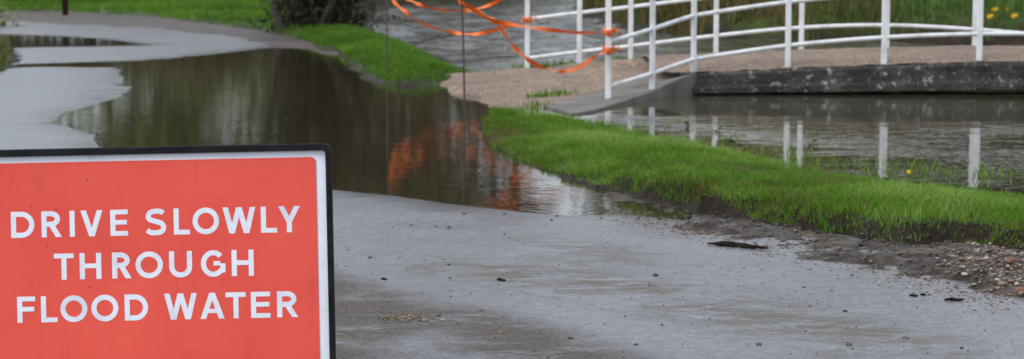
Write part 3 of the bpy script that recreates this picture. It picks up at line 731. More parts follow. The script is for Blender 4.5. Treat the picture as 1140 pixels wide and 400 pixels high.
x, y = scatter(XY([(-60, 12), (160, 17), (300, 35), (380, 57), (418, 84), (440, 96), (484, 94), (512, 82), (445, 50), (394, 28), (383, 2), (300, -14), (-60, -12)], 0.04), 170000)
xt, yt = scatter(XY([(330, 43), (380, 57), (418, 85), (440, 97), (484, 95), (512, 82), (445, 50), (400, 37)], 0.04), 22000); x, y = np.concatenate([x, xt]), np.concatenate([y, yt])
s = sdf(x, y, left_verge) + fbm(x, y, 1.2, 4, 60) * 0.25; k = s > RNG.uniform(-0.25, 0.15, len(x)); x, y = x[k], y[k]
z = lverge_z(x, y); pt = fbm(x, y, 0.35, 4, 66)
h = (0.06 + 0.10 * RNG.uniform(0, 1, len(x))) * np.clip(1 + pt, 0.5, 1.6) * np.clip((y - 15) / 25, 0.45, 1)
tag(blades("far_verge_grass", x, y, z, h, 0.00055 * y, 0.8, FARGRASS, np.clip(0.5 + pt * 0.9 + RNG.normal(0, 0.15, len(x)), 0, 1)), "green grass along the far side of the bend", "grass", kind="stuff")
x, y = scatter(XY([(-420, 43), (2, 53), (14, 61), (10, 68), (3, 78), (-20, 90), (-420, 138)], 0.04), 26000)
tag(blades("near_verge_grass", x, y, nl_z(x, y), 0.06 + 0.12 * RNG.uniform(0, 1, len(x)), 0.02, 0.9, BANKGRASS, np.clip(RNG.normal(0.25, 0.25, len(x)), 0, 1)), "rough brownish grass at the left edge of the road", "grass", kind="stuff")

bank_vis = XY([(640, 10), (700, 31), (760, 41), (900, 46), (1140, 48), (1200, 48)], 0.0) + [(18, 33), (26, 60), (20, 75), (2.2, 70)]
x, y = scatter(bank_vis, 130000); z = bank_z(x, y); sb = sdf(x, y, far_bank); k = (z > 0.05) & (sb > RNG.uniform(0.0, 0.5, len(x))); x, y, z, sb = x[k], y[k], z[k], sb[k]
pt = fbm(x, y, 0.6, 4, 87); h = (0.16 + 0.40 * RNG.uniform(0, 1, len(x)) ** 1.5) * np.clip(1 + pt * 1.3, 0.4, 1.8)
h = np.where((x > 7.9) & (x < 10.5) & (y < 42), h * 0.55, h)
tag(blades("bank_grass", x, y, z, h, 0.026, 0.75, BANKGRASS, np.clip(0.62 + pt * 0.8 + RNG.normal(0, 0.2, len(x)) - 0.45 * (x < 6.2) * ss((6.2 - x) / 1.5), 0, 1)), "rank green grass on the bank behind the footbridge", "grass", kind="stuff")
# dry reeds along the bank foot
x, y = scatter(bank_vis, 60000); sb = sdf(x, y, far_bank); k = (sb < 1.6) & (sb > -0.1) & (x < 7.2) & (fbm(x, y, 0.7, 3, 89) > -0.16); x, y = x[k], y[k]
tag(blades("bank_reeds", x, y, np.maximum(bank_z(x, y), -0.1), 0.25 + 0.65 * RNG.uniform(0, 1, len(x)), 0.02, 0.45, REED, np.clip(RNG.normal(0.45, 0.25, len(x)), 0, 1)), "dry brown reeds at the water's edge under the willow", "reeds", kind="stuff")
# tufts by the path and along its river edge
def tuft_line(pl, n, spread, zf):
    pts = np.array(pl); k = RNG.integers(0, len(pts) - 1, n); tt = RNG.uniform(0, 1, n)
    q = pts[k] * (1 - tt)[:, None] + pts[k + 1] * tt[:, None]; x = q[:, 0] + RNG.normal(0, spread, n); y = q[:, 1] + RNG.normal(0, spread * 1.4, n)
    return x, y, zf(x, y)
pp = lambda *a: [tuple(PD(p[0], p[1], p[2])[:2]) for p in a]
x1, y1, z1 = tuft_line(pp((592, 115, 20.1), (610, 112, 20.3), (640, 108.5, 20.5)), 130, 0.05, path_z)
x2, y2, z2 = tuft_line(XY([(512, 81.5), (545, 79.5)], 0.06) + pp((590, 75.5, 23.65), (645, 69.5, 23.7), (700, 64.5, 23.7)), 1500, 0.07, lambda x, y: np.maximum(path_z(x, y), 0.0))
x3, y3, z3 = tuft_line(XY([(553, 121), (585, 120), (605, 118)], 0.01), 200, 0.07, path_z)
x, y, z = np.concatenate([x1, x2, x3]), np.concatenate([y1, y2, y3]), np.concatenate([z1, z2, z3])
tag(blades("path_grass", x, y, z, RNG.uniform(0.03, 0.09, len(x)), 0.012, 0.8, GRASS, np.clip(RNG.normal(0.45, 0.2, len(x)), 0, 1)), "thin grass growing along the gravel path edges", "grass", kind="stuff")
# grass standing in the shallow river margin
x, y, z = tuft_line(XY([(700, 141), (780, 153), (860, 168), (930, 180), (1010, 190), (1080, 195), (1140, 201)], 0), 650, 0.22, lambda x, y: x * 0)
k = fbm(x, y, 2.5, 3, 49) > 0.02; x, y, z = x[k], y[k], z[k]
tag(blades("flooded_grass", x, y, z - 0.02, RNG.uniform(0.03, 0.10, len(x)), 0.007, 1.1, GRASS, np.clip(RNG.normal(0.6, 0.25, len(x)), 0, 1)), "sparse grass standing in the shallow water beside the verge", "grass", kind="stuff")

# ------------------------------------------------------------------ stones, mud clods, sticks
def rock_mesh(name, seed, rough=0.25, flat=0.7):
    import bmesh
    bm = bmesh.new(); bmesh.ops.create_icosphere(bm, subdivisions=1, radius=1.0); r = random.Random(seed)
    for v in bm.verts: v.co *= 1 + r.uniform(-rough * 1.5, rough * 1.3)
    for v in bm.verts: v.co.z *= flat
    me = bpy.data.meshes.new(name); bm.to_mesh(me); bm.free(); return me
ROCKV = []
for i in range(6):
    me = rock_mesh("rock", i); ROCKV.append((np.array([v.co for v in me.vertices]), np.array([p.vertices for p in me.polygons])))
def rocks(name, x, y, z, r, mat, tint, smooth=False):
    V, F, T = [], [], []; b = 0
    for i in range(len(x)):
        v, f = ROCKV[i % 6]; a = rnd.uniform(0, 6.28); ca, sa = math.cos(a), math.sin(a); sx_, sy_ = r[i] * rnd.uniform(.8, 1.4), r[i] * rnd.uniform(.7, 1.1)
        q = v * [sx_, sy_, r[i]]; V.append(np.stack([q[:, 0] * ca - q[:, 1] * sa + x[i], q[:, 0] * sa + q[:, 1] * ca + y[i], q[:, 2] + z[i] + r[i] * 0.3], -1)); F.append(f + b); b += len(v); T.append(np.full(len(v), tint[i]))
    me = np_mesh(name, np.concatenate(V), np.concatenate(F), smooth); pattr(me, "tint", np.concatenate(T)); return link(name, me, mat)
def stonemat(name, stops, rough):
    t = NT(name); t.set("Base Color", t.mix(t.mr(t.noise(40, 4), 0.3, 0.7, 0, 0.5), t.ramp(t.attr("tint"), stops), (0.03, 0.025, 0.02))); t.set("Roughness", rough); return t.m
STONE = stonemat("pale_stone", [(0.0, (0.05, 0.04, 0.03)), (0.3, (0.15, 0.11, 0.08)), (0.55, (0.27, 0.16, 0.11)), (0.75, (0.30, 0.25, 0.19)), (1.0, (0.48, 0.43, 0.36))], 0.5)
CLOD = stonemat("mud_clod", [(0.0, (0.015, 0.011, 0.008)), (0.6, (0.045, 0.033, 0.024)), (1.0, (0.09, 0.065, 0.045))], 0.55)
LEAF = stonemat("dead_leaf", [(0.0, (0.06, 0.035, 0.015)), (0.5, (0.16, 0.10, 0.04)), (1.0, (0.28, 0.19, 0.09))], 0.6)
# gravel heap at the road edge on the right
heap = XY([(1030, 292), (1070, 268), (1110, 260), (1180, 268), (1220, 330), (1180, 352), (1130, 340), (1080, 322)], 0.04)
x, y = scatter(heap, 3600); k = RNG.uniform(0, 1, len(x)) < np.clip(sdf(x, y, heap) / 0.20 + 0.1, 0, 1); x, y = x[k], y[k]
r = 0.003 + 0.010 * RNG.uniform(0, 1, len(x)) ** 2.4; zz = mud_z(x, y) - 0.004
tag(rocks("loose_gravel", x, y, zz, r, STONE, RNG.uniform(0, 1, len(x))), "small loose gravel spilled at the muddy edge on the right", "gravel", kind="stuff")
x, y, z = tuft_line(mud_front[1:9], 1500, 0.09, lambda x, y: np.maximum(mud_z(x, y), road_z(x, y))); r = 0.002 + 0.006 * RNG.uniform(0, 1, len(x)) ** 2.5
tag(rocks("edge_gravel", x, y, z - r * 0.3, r, STONE, np.clip(RNG.normal(0.35, 0.25, len(x)), 0, 1)), "fine gravel washed along the edge of the asphalt", "gravel", kind="stuff")
# clods in the mud margin and along the eroded lip
x, y = scatter(XY([(640, 212), (740, 248), (870, 279), (1020, 313), (1140, 340), (1140, 274), (1000, 262), (850, 236), (700, 205)], 0.03), 1100)
zz = np.maximum(mud_z(x, y), np.maximum(verge_z(x, y), -0.01)); r = 0.002 + 0.010 * RNG.uniform(0, 1, len(x)) ** 3
tag(rocks("mud_clods", x, y, zz - 0.002, r, CLOD, np.clip(RNG.normal(0.45, 0.25, len(x)), 0, 1)), "dark clods of wet mud along the broken grass edge", "mud", kind="stuff")
x, y, z = tuft_line([p for p in verge_front[2:12]], 380, 0.05, lambda x, y: np.maximum(verge_z(x, y), mud_z(x, y))); r = 0.003 + 0.013 * RNG.uniform(0, 1, len(x)) ** 2.5
tag(rocks("lip_clods", x, y, z, r, CLOD, np.clip(RNG.normal(0.35, 0.25, len(x)), 0, 1)), "crumbling soil lumps under the grass lip", "soil", kind="stuff")
x, y = scatter(XY([(700, 240), (800, 264), (950, 297), (1080, 325), (1140, 338), (1140, 286), (1000, 274), (850, 247), (720, 218)], 0.03), 560)
tag(rocks("edge_litter", x, y, np.maximum(mud_z(x, y), road_z(x, y)) - 0.001, 0.003 + 0.009 * RNG.uniform(0, 1, len(x)) ** 2, LEAF, np.clip(RNG.normal(0.3, 0.25, len(x)), 0, 1)), "brown leaf scraps and crumbs strewn over the mud beside the grass", "litter", kind="stuff")
# fine debris over the road
x, y = scatter(XY([(360, 222), (560, 242), (700, 246), (960, 305), (1140, 350), (1140, 405), (360, 405)], 0.03), 620); r = 0.0013 + 0.0030 * RNG.uniform(0, 1, len(x)) ** 3
tag(rocks("road_grit", x, y, road_z(x, y) + 0.0005, r, CLOD, RNG.uniform(0, 1, len(x))), "fine dark grit scattered over the wet road", "grit", kind="stuff")

def single(name, px, py, size, mat, tint, label, cat, group, zf, flat=0.7):
    g = P(px, py, 0.03); zz = float(zf(np.array([g.x]), np.array([g.y]))[0]); g = P(px, py, zz)
    me = rock_mesh(name, rnd.randrange(999), 0.28, flat); pattr(me, "tint", [tint] * len(me.vertices))
    o = link(name, me, mat); o.location = (g.x, g.y, zz + size * flat * 0.25); o.scale = (size * rnd.uniform(1, 1.5), size, size * 0.9); o.rotation_euler = (0, 0, rnd.uniform(0, 6)); return tag(o, label, cat, group)
def stone_label(px, py, sz, tn):
    a = ("tiny", "small", "larger")[0 if sz < .009 else 1 if sz < .011 else 2]; b = "dark" if tn < .3 else "brown" if tn < .55 else "tan"
    r = "near the flood edge" if py < 265 else "low in the picture" if py > 350 else "midway up the wet road"
    c = "close right of the sign" if px < 440 else "a little right of the sign" if px < 530 else "left of centre" if px < 640 else "right of centre" if px < 780 else "below the driftwood" if px < 880 else "toward the right edge" if px < 960 else "at the far right"
    l = f"{a} {b} stone {r}, {c}"; k_ = seen.get(l, 0); seen[l] = k_ + 1
    return l + ("", ", second one", ", third one", ", fourth one")[k_]
seen = {}
for px, py, sz, tn in [(499, 254, .013, .1), (486, 253, .010, .5), (459, 251, .012, .62), (412, 287, .010, .05), (499, 295, .011, .05), (501, 310, .008, .1), (502, 324, .007, .6), (562, 238, .009, .1), (517, 238, .010, .1), (562, 261, .008, .1), (729, 307, .012, .05), (723, 318, .009, .1), (635, 377, .011, .05), (614, 245, .009, .1), (845, 384, .009, .1),
                       (945, 384, .012, .05), (848, 300, .010, .5), (902, 341, .008, .1), (940, 347, .009, .05), (488, 352, .012, .1), (472, 357, .010, .6), (493, 357, .010, .75), (510, 361, .009, .15), (535, 346, .009, .1), (737, 362, .008, .05), (557, 371, .010, .45), (708, 384, .007, .05), (895, 320, .008, .1), (1008, 377, .010, .05), (1071, 388, .008, .05), (620, 240, .011, .4), (669, 243, .010, .3)]:
    single("road_stone", px, py, sz, STONE, tn, stone_label(px, py, sz, tn), "stone", "loose stones on the wet road", road_z)
for i in range(46):
    px, py = rnd.uniform(1050, 1138), rnd.uniform(272, 334)
    if py > 268 + (px - 1000) * 0.45: continue
    single("heap_stone", px, py, rnd.uniform(.009, .016), STONE, rnd.uniform(.2, 1), "pale rounded stone in the gravel spill at the right road edge", "stone", "stones in the gravel spill", mud_z)
for px, py, lab in [(1124, 291, "larger broken red brick piece in the gravel spill"), (1136, 318, "red brick fragment at the very right of the gravel spill, nearest the road")]:
    g = P(px, py, 0.07); mb = MB(); mb.box((0, 0, 0), (0.045, 0.03, 0.025)); o = mb.build("brick_fragment", simple("brick_red", (0.16, 0.065, 0.04), (0.27, 0.12, 0.08), 20, 0.8)); bevel(o, 0.008, 2)
    o.location = (g.x, g.y, float(mud_z(np.array([g.x]), np.array([g.y]))[0]) + 0.015); o.rotation_euler = (0.15, 0.2, rnd.uniform(0, 3)); tag(o, lab, "brick")
g = P(1024, 257, 0.14); mb = MB(); mb.box((0, 0, 0), (0.035, 0.03, 0.02)); o = mb.build("brick_fragment", bpy.data.materials["brick_red"]); bevel(o, .008, 2); o.location = (g.x, g.y, float(verge_z(np.array([g.x]), np.array([g.y]))[0]) + 0.045); o.rotation_euler = (.3, .2, .6)
tag(o, "small reddish brick bit sitting in the edge of the grass", "brick")

WOOD = simple("soaked_wood", (0.008, 0.006, 0.005), (0.022, 0.015, 0.011), 25, 0.9, 0.6, 0.006, 60, 0.08)
def stick(name, a, b, r, label, cat, zf, bend=0.1, lift=0.3, mat=None):
    A, B = P(a[0], a[1], 0.03), P(b[0], b[1], 0.03); pts = []; root_z = 0
    for i in range(9):
        q = i / 8; p = A.lerp(B, q); p += Vector((0, 1, 0)) * math.sin(q * 3.1 * 1.3) * bend * (B - A).length
        p.z = float(zf(np.array([p.x]), np.array([p.y]))[0]) + r * (0.5 + lift * math.sin(q * 5) ** 2); pts.append(p)
    mb = MB(); rad = [r * (0.12 + 0.95 * math.sin(0.18 + 2.75 * i / 8) * rnd.uniform(.7, 1.15)) for i in range(9)]; O = pts[4].copy()
    mb.tube([p - O for p in pts], rad, 7); o = mb.build(name, mat or WOOD); o.location = O; return tag(o, label, cat)
lowest = lambda x, y: np.maximum(road_z(x, y), mud_z(x, y))
stick("driftwood", (787, 273), (855, 279), 0.014, "dark flat driftwood piece lying on the road edge by the mud", "driftwood", lowest, 0.04)
stick("driftwood_stick", (1051, 335.5), (1073, 336), 0.008, "short dark stick on the asphalt below the gravel spill", "stick", lowest, 0.03)
stick("bark_strip", (1012, 330), (1022, 331), 0.006, "left of two tiny bark scraps on the asphalt near the mud", "bark", lowest, 0.03)
stick("bark_strip", (1024, 329), (1031, 329.5), 0.006, "right of two tiny bark scraps on the asphalt near the mud", "bark", lowest, 0.03)
stick("twig", (553, 312), (563, 313.5), 0.007, "short dark twig on bare wet road mid picture", "twig", road_z, 0.05)
stick("twig", (424, 310.5), (431, 311), 0.005, "tiny brown twig on the road close to the sign", "twig", road_z, 0.05)
stick("fallen_branch", (650, 77), (697, 89), 0.011, "thin pale branch lying across the gravel path by the first railing post", "branch", path_z, 0.03, mat=simple("pale_wood", (0.16, 0.14, 0.11), (0.30, 0.27, 0.22), 12, .8))
stick("thin_twig", (735, 214), (752, 205), 0.004, "thin pale twig leaning out of the grass lip", "twig", verge_z, 0.1, mat=bpy.data.materials["pale_wood"])
# dead leaves heaped on the road near the sign
x, y = scatter(XY([(424, 352), (460, 350), (482, 355), (480, 360), (440, 359), (422, 356)], 0.03), 42)
tag(rocks("leaf_litter", x, y, road_z(x, y), RNG.uniform(.004, .009, len(x)), LEAF, RNG.uniform(0, 1, len(x))), "small heap of brown leaf litter on the road beside the sign", "leaves", kind="stuff")

# dandelion, daffodils, water weed
YEL = simple("yellow_petal", (0.75, 0.42, 0.01), (0.85, 0.55, 0.02), 9, 0.5)
STEM = simple("green_stem", (0.05, 0.11, 0.02), (0.09, 0.17, 0.03), 6, 0.6)
def flower(root, x, y, z, r, n, cup):
    mb = MB()
    for i in range(n):
        a = 6.283 * i / n; d = Vector((math.cos(a), 0, math.sin(a))); s_ = Vector((-math.sin(a), 0, math.cos(a))); c0 = Vector((x, y, z))
        mb.add([c0, c0 + d * r * .6 + s_ * r * .3 + Vector((0, -.004, 0)), c0 + d * r, c0 + d * r * .6 - s_ * r * .3 + Vector((0, -.004, 0))], [(0, 1, 2, 3)])
    if cup: mb.tube([(x, y, z), (x, y - r * .55, z)], [r * .22, r * .36], 8)
    mb.build("bloom", YEL, root)
def daffodil(px, py, yy, heads, label):
    g = PD(px, py, yy); zb = float(bank_z(np.array([g.x]), np.array([g.y]))[0]); root = empty("daffodil", (g.x, g.y, zb))
    for dx, hz, r in heads:
        mb = MB(); mb.tube([(dx * .3, 0, -.03), (dx * .7, 0, hz * .6), (dx, 0, hz)], .006, 5); mb.build("stem", STEM, root); flower(root, dx, -.01, hz, r, 6, True)
    mb = MB()
    for i in range(12):
        a = rnd.uniform(-.25, .25); b = rnd.uniform(-.1, .1); hh = rnd.uniform(.18, .32)
        mb.add([(a * .2 - .009, b, -.03), (a * .2 + .009, b, -.03), (a * .6 + .008, b - .02, hh * .7), (a, b - .04, hh), (a * .6 - .008, b - .02, hh * .7)], [(0, 1, 2, 3, 4)])
    mb.build("leaf_clump", STEM, root); return tag(root, label, "daffodil", "yellow daffodils on the bank")
def dz(px, py, yy):
    g = PD(px, py, yy); return g.z - float(bank_z(np.array([g.x]), np.array([g.y]))[0])
for px, py, yy, lab in [(1101, 18.5, 36.5, "lowest and leftmost yellow daffodil behind the bridge railing"), (1106, 16.5, 36.8, "yellow daffodil just right of the lowest one behind the railing"), (1121.5, 13.5, 37.2, "topmost small yellow daffodil behind the bridge railing"), (1128, 18, 36.5, "rightmost yellow daffodil behind the bridge railing")]:
    h_ = max(0.2, dz(px, py, yy)); daffodil(px, py, yy, [(0.0, h_, .05 if 'small' not in lab else .04), (0.05, h_ + .015, .04)] if 'small' not in lab else [(0, h_, .04)], lab)
g = P(1010, 209, 0.16); zv = float(verge_z(np.array([g.x]), np.array([g.y]))[0]); root = empty("dandelion", (g.x, g.y, zv)); mb = MB(); mb.tube([(0, 0, -.01), (.005, 0, 0.13)], .003, 5); mb.build("stem", STEM, root); flower(root, .005, -.005, .135, .013, 12, False); flower(root, .005, -.009, .137, .009, 9, False)
tag(root, "single yellow dandelion in the verge grass by the water", "dandelion")
def weed(px, py, hgt, label):
    g = P(px, py, 0.0); root = empty("water_weed", (g.x, g.y, -0.03)); mb = MB(); mb.tube([(0, 0, -.05), (.01, 0, hgt)], .004, 5); mb.build("stem", STEM, root); mb = MB()
    for i in range(9):
        a = rnd.uniform(0, 6.28); zq = hgt * rnd.uniform(.35, 1.05); l = rnd.uniform(.05, .09); d = Vector((math.cos(a), math.sin(a), .35)); s_ = Vector((-math.sin(a), math.cos(a), 0)); c0 = Vector((0, 0, zq))
        mb.add([c0, c0 + d * l * .5 + s_ * l * .28, c0 + d * l, c0 + d * l * .5 - s_ * l * .28], [(0, 1, 2, 3)])
    mb.build("leaves", STEM, root); return tag(root, label, "weed", "leafy weeds standing in the river margin")
weed(800, 158, .17, "tallest leafy weed standing in the shallow river margin"); weed(813, 161, .10, "low leafy weed just right of the tallest in the river margin"); weed(764, 140, .06, "small leafy weed alone in the water left of the others"); weed(905, 160, .05, "small weed sprouting from the river margin in front of a post reflection")

# ------------------------------------------------------------------ trees and shrubs
def grow(mb, p, d, L, r, depth, tips, R, up=0.15, n=5):
    pts, rad = [p.copy()], [r]; k = 4
    for i in range(k):
        d = (d + Vector((R.gauss(0, .13), R.gauss(0, .13), R.gauss(0, .08) + up * .3))).normalized(); p = p + d * L / k; pts.append(p.copy()); rad.append(r * (1 - .45 * (i + 1) / k))
    mb.tube(pts, rad, n if depth > 1 else 4, False)
    if depth == 0: tips.append((p, d)); return
    for j in range(R.choice((2, 3, 3))):
        q = pts[R.choice((2, 3, 4, 4))]; a = R.uniform(0, 6.28); s_ = Vector((math.cos(a), math.sin(a), R.uniform(-.1, .5)))
        grow(mb, q.copy(), (d * .6 + s_ * .75).normalized(), L * R.uniform(.6, .8), r * .55, depth - 1, tips, R, up, n)
def leafmesh(name, C, size, mat, parent, droop=0.0):
    n = len(C); a = RNG.normal(0, 1, (n, 3)); a /= np.linalg.norm(a, axis=1)[:, None]; b = np.cross(a, RNG.normal(0, 1, (n, 3))); b /= np.linalg.norm(b, axis=1)[:, None]
    sz = size * RNG.uniform(.5, 1.3, n)[:, None]; V = np.stack([C - a * sz, C + b * sz * .5, C + a * sz, C - b * sz * .5], 1).reshape(-1, 3)
    me = np_mesh(name, V, np.arange(4 * n).reshape(-1, 4)); cl_ = fbm(C[:, 0] * 1.0 + C[:, 2], C[:, 1] - C[:, 2] * .7, 0.6, 3, 7)
    pattr(me, "tint", np.repeat(np.clip(.5 + cl_ * .7 + RNG.normal(0, .16, n), 0, 1), 4)); return link(name, me, mat, parent)
def make_tree(name, seed, H, trunk_r, bark, leafmat, per_tip, spread, size, depth=4, low=False, stems=1):
    R = random.Random(seed); root = empty(name); mb = MB(); tips = []
    for s_ in range(stems):
        a = R.uniform(0, 6.28); o = Vector((math.cos(a), math.sin(a), 0)) * (0 if stems == 1 else R.uniform(.2, .9))
        d = Vector((o.x * .25 + R.gauss(0, .06), o.y * .25 + R.gauss(0, .06), 1)).normalized()
        grow(mb, o + Vector((0, 0, -.4)), d, H * R.uniform(.32, .42), trunk_r * R.uniform(.7, 1), depth, tips, R)
        if low:
            for q in range(5): grow(mb, o + Vector((0, 0, R.uniform(.2, 1.8))), Vector((R.gauss(0, 1), R.gauss(0, 1), .6)).normalized(), H * .2, trunk_r * .3, depth - 2, tips, R)
    mb.build("trunk", bark, root, True)
    C = np.array([tuple(p + Vector((R.gauss(0, 1), R.gauss(0, 1), R.gauss(0, .9))) * spread) for p, d in tips for _ in range(per_tip)])
    C[:, 2] = np.maximum(C[:, 2], 0.25)
    leafmesh("crown", C, size, leafmat, root); return root
def copy_tree(o, parent=None):
    c = o.copy(); COL.objects.link(c); c.parent = parent
    for ch in list(o.children): copy_tree(ch, c)
    return c
protoA = make_tree("budding_tree", 3, 11, .28, TWIG, OLIVE, 24, .5, .17, 4, True)
protoB = make_tree("evergreen_tree", 8, 9, .30, BARK, EVER, 78, .75, .23, 3, True)
protoC = make_tree("hedge_shrub", 12, 3.6, .07, TWIG, OLIVE, 40, .34, .12, 3, True, 5)
protoD = make_tree("olive_tree", 21, 9, .22, TWIG, OLIVE, 40, .5, .18, 4, True, 2)
used = set()
def zat(x, y):
    X, Y = np.array([x]), np.array([y])
    if sdf(X, Y, left_verge)[0] > 0: return float(lverge_z(X, Y)[0])
    if sdf(X, Y, far_bank)[0] > 0: return float(bank_z(X, Y)[0])
    return float(ground_z(X, Y)[0])
ORD = ["leftmost", "second from left", "third from left", "fourth from left", "fifth from left", "sixth from left", "seventh from left", "eighth from left", "ninth from left", "tenth from left", "eleventh from left", "twelfth from left", "thirteenth from left", "fourteenth from left", "fifteenth from left"]
def rank(lst, q): return ORD[sorted(lst).index(q)]
def place(proto, x, y, sc, label, cat, group):
    o = proto if proto.name not in used else copy_tree(proto); used.add(proto.name)
    o.location = (x, y, zat(x, y) - .05); o.rotation_euler = (0, 0, rnd.uniform(0, 6.28)); w_ = sc * ((.5 if x > -2 and x < 9 else .68) if sc > 1.6 else 1.0); o.scale = (w_ * rnd.uniform(.9, 1.15), w_ * rnd.uniform(.9, 1.15), sc); return tag(o, label, cat, group)
GE, GS, GB = "evergreens behind the bend", "hedge shrubs behind the bend", "trees across the river"
row = [(-30, 84, 1.1), (-25, 80, 1.0), (-20.5, 82, 1.05), (-17, 79, 1.0), (-14.2, 82, 1.1), (-11.6, 79, 1.0), (-9.2, 82, 1.0)]
for q in row: place(protoB, *q, rank(row, q) + " evergreen tree beyond the bend, mirrored green in the flood water", "tree", GE)
row = [(-27, 74, 1), (-23, 73.5, .9), (-19.5, 74, .85), (-16.5, 73, 1), (-13.8, 74, .9), (-11.2, 73, 1), (-9.0, 75, .8), (-32, 73, 1)]
for q in row: place(protoC, *q, rank(row, q) + " brown twiggy hedge shrub along the top of the far grass", "shrub", GS)
row = [(-8.5, 112, 1.5), (-6.2, 113, 2.0), (-2.6, 112, 2.1), (-4.4, 114, 2.1), (-1.0, 115, 2.15), (0.6, 113, 2.0), (9.5, 120, 1.1), (8.4, 112, 1.8), (14, 116, 1.1), (19, 121, 1), (25, 118, 1.1), (-12.5, 116, 1.5), (-10.2, 122, 1.5), (-7.0, 124, 1.55)]
for q in row: place(protoA, *q, rank(row, q) + " brown budding tree in the row across the river", "tree", GB)
row = [(2.2, 116, .45), (5.2, 118, .5), (-6.4, 110, 1.0), (-3.0, 110, 1.0), (-9.6, 109, 1.0), (-1.6, 109, .8), (11.8, 113, .7)]
for q in row: place(protoD, *q, rank(row, q) + " lower olive tree in the row across the river", "tree", GB)
for x, y, s_, lab in [(8.5, 60, .8, "olive tree standing behind the willow"), (13.5, 47, .75, "olive tree on the bank right of the daffodils"), (17, 58, 1, "taller olive tree far back on the right bank"), (10.5, 74, .8, "olive tree farthest back on the bank behind the bridge"), (10.5, 44, .6, "small olive tree on the bank behind the daffodils"), (7.4, 51, .9, "olive tree between the willow and the daffodils, behind both"), (11.6, 54, 1.1, "wide olive tree behind the small one on the bank"), (21, 56, 1.2, "rightmost tall olive tree on the bank"), (15.5, 68, 1.3, "tallest olive tree far back on the bank")]: place(protoD, x, y, s_, lab, "tree", "trees on the bank")
for x, y, s_, lab in [(12.2, 40.5, .7, "low twiggy shrub right of the daffodils on the bank"), (7.6, 43, .6, "low twiggy shrub between willow and daffodils"), (3.6, 62, .8, "twiggy shrub at the dark left end of the bank")]: place(protoC, x, y, s_, lab, "shrub", "shrubs on the bank")

row = [(6.0 + 2.1 * i, 53 + (i % 3) * .8, 1.0 + .15 * (i % 2)) for i in range(9)]
for q in row: place(protoC, *q, rank(row, q) + " twiggy shrub in the hedge behind the right bank's trees", "shrub", "hedge behind the right bank")
# dark multi-stemmed alder at the end of the far verge
R = random.Random(5); g = P(352, 22, .3); root = empty("alder_tree", (g.x, g.y, zat(g.x, g.y) - .05)); mb = MB(); tips = []
for i in range(11):
    ox = -0.50 + 1.0 * i / 10 + R.gauss(0, .05); oy = R.gauss(0, .35)
    grow(mb, Vector((ox, oy, -.3)), Vector((ox * .14 + R.gauss(0, .05), oy * .2, 1)).normalized(), R.uniform(2.6, 3.4), R.uniform(.05, .10), 3, tips, R, .1, 8)
mb.build("trunk", BARK, root, True)
mb = MB()
for i in range(1500):
    a = R.uniform(0, 6.28); rr = R.uniform(.1, 0.95); p = Vector((rr * math.cos(a) * 1.05, rr * math.sin(a) * .7, R.uniform(0, 4.5))); d = Vector((R.gauss(0, .4), R.gauss(0, .3), R.uniform(-.3, 1))).normalized(); q = p + d * R.uniform(.25, .7); mb.tube([p, (p + q) / 2 + Vector((R.gauss(0, .04), 0, R.gauss(0, .04))), q], [.011, .008, .003], 3, False)
mb.build("twigs", BARK, root)
leafmesh("crown", np.array([tuple(p + Vector((R.gauss(0, .35), R.gauss(0, .35), R.gauss(0, .35)))) for p, d in tips for _ in range(14)]), .10, OLIVE, root)
IVY = foliage("dark_ivy", [(0.0, (0.012, 0.010, 0.006)), (0.6, (0.028, 0.024, 0.013)), (1.0, (0.055, 0.05, 0.024))], 0.15)
leafmesh("ivy", np.stack([RNG.normal(0.05, .46, 14000), RNG.normal(0, .3, 14000), RNG.uniform(0.0, 4.2, 14000)], -1), .055, IVY, root)
tag(root, "dark many stemmed tree clump at the river end of the far grass verge", "tree")
g = P(404, 22, 0.0); root = empty("twiggy_bush", (g.x, g.y, -.1)); mb = MB()
for i in range(130):
    a = R.gauss(0, .5); o = Vector((R.gauss(0, .3), R.gauss(0, .25), -.1)); d = Vector((a, R.gauss(0, .25), R.uniform(.35, 1))).normalized(); l = R.uniform(.5, 1.6); mb.tube([o, o + d * l * .5 + Vector((0, 0, .03)), o + d * l + Vector((R.gauss(0, .12), 0, -.1))], [.009, .006, .003], 3, False)
mb.build("twigs", TWIG, root); tag(root, "bare twiggy bush standing in the river beside the dark tree clump", "bush")
g = P(-4, 7, .5); root = empty("dark_shrub", (g.x, g.y, zat(g.x, g.y))); mb = MB(); C = []
for i in range(60):
    d = Vector((R.gauss(0, .6), R.gauss(0, .5), 1)).normalized(); l = R.uniform(.6, 1.5); mb.tube([(0, 0, -.1), d * l * .5, d * l], [.016, .01, .004], 4, False); C += [tuple(d * l * R.uniform(.35, 1) + Vector((R.gauss(0, .12), R.gauss(0, .12), R.gauss(0, .1)))) for _ in range(26)]
mb.build("stems", BARK, root); leafmesh("foliage", np.array(C), .07, EVER, root); tag(root, "dark shrub in the top left corner on the grass", "shrub")
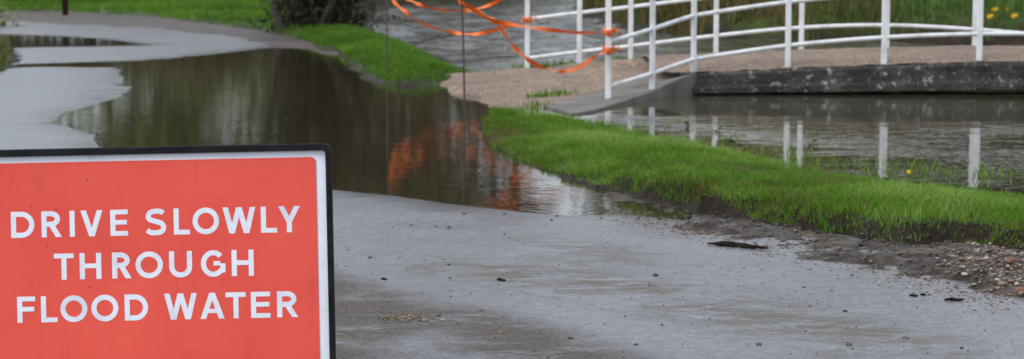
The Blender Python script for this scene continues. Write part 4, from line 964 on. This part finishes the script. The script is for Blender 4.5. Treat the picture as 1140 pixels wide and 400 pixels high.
# wooden post and pale branch on the far grass
g = P(72.5, 8, .28); zg = zat(g.x, g.y); root = empty("wooden_post", (g.x, g.y, zg)); mb = MB(); mb.box((0, 0, .6), (.15, .15, 1.5)); o = mb.build("shaft", WOOD, root); bevel(o, .015); mb = MB(); mb.add([(-.085, -.085, 1.352), (.085, -.085, 1.352), (.085, .085, 1.352), (-.085, .085, 1.352), (0, 0, 1.42)], [(3, 2, 1, 0), (0, 1, 4), (1, 2, 4), (2, 3, 4), (3, 0, 4)]); mb.build("cap", WOOD, root)
tag(root, "dark upright wooden post on the grass beyond the bend", "post")
A, B = P(80, 1.5, .4), P(118, 5, .32); A.z, B.z = zat(A.x, A.y) + .10, zat(B.x, B.y) + .08; mid = A.lerp(B, .5); mb = MB(); mb.tube([A - mid, Vector((0, 0, .02)), B - mid], [.035, .05, .03], 7); 
B2 = B - mid; mb.tube([B2 * .75, B2 * .6 + Vector((.1, 0, .35))], [.03, .012], 6); o = mb.build("pale_branch", bpy.data.materials["pale_wood"]); o.location = mid; tag(o, "pale bare branch lying on the far grass right of the dark post", "branch")

# weeping willow on the bank
R = random.Random(14); wx, wy = 4.6, 42.0; root = empty("weeping_willow", (wx, wy, zat(wx, wy) - .05)); mb = MB(); tips = []
grow(mb, Vector((0, 0, -.3)), Vector((-.05, 0, 1)), 3.4, .30, 0, tips, R, .2, 9); top = tips[-1][0]; tips.clear()
for i in range(11):
    a = 6.283 * i / 11 + R.uniform(-.2, .2); grow(mb, top + Vector((0, 0, R.uniform(-.7, 0))), Vector((math.cos(a), math.sin(a), .75)).normalized(), R.uniform(1.5, 2.2), .10, 1, tips, R, .0, 5)
mb.build("trunk", BARK, root, True)
SM_ = MB(); C = []
for i in range(430):
    p, d = R.choice(tips); p = p + Vector((R.gauss(0, .45), R.gauss(0, .45), R.gauss(0, .15))); zend = R.uniform(.05, 1.6) - .1
    pts = [p, p + Vector((R.gauss(0, .12), R.gauss(0, .12), -.1)), ]; L = p.z - zend; dr = Vector((R.gauss(0, .06), R.gauss(0, .06), 0))
    for k in range(1, 6): pts.append(p + dr * k + Vector((R.gauss(0, .015), R.gauss(0, .015), -.1 - L * k / 5)))
    SM_.tube(pts, [.009, .008, .007, .006, .006, .005, .003], 3, False)
    for k in range(26): q = R.uniform(.1, 1) * 5; j = int(q); a_, b_ = pts[1 + min(j, 4)], pts[2 + min(j, 4)]; C.append(tuple(a_.lerp(b_, q - j) + Vector((R.gauss(0, .03), R.gauss(0, .03), 0))))
SM_.build("strands", simple("willow_twig", (.13, .10, .025), (.22, .18, .05), 4, .7), root)
leafmesh("crown", np.array(C), .042, WILLOW, root); tag(root, "weeping willow with yellowish hanging strands on the bank behind the bridge", "tree")
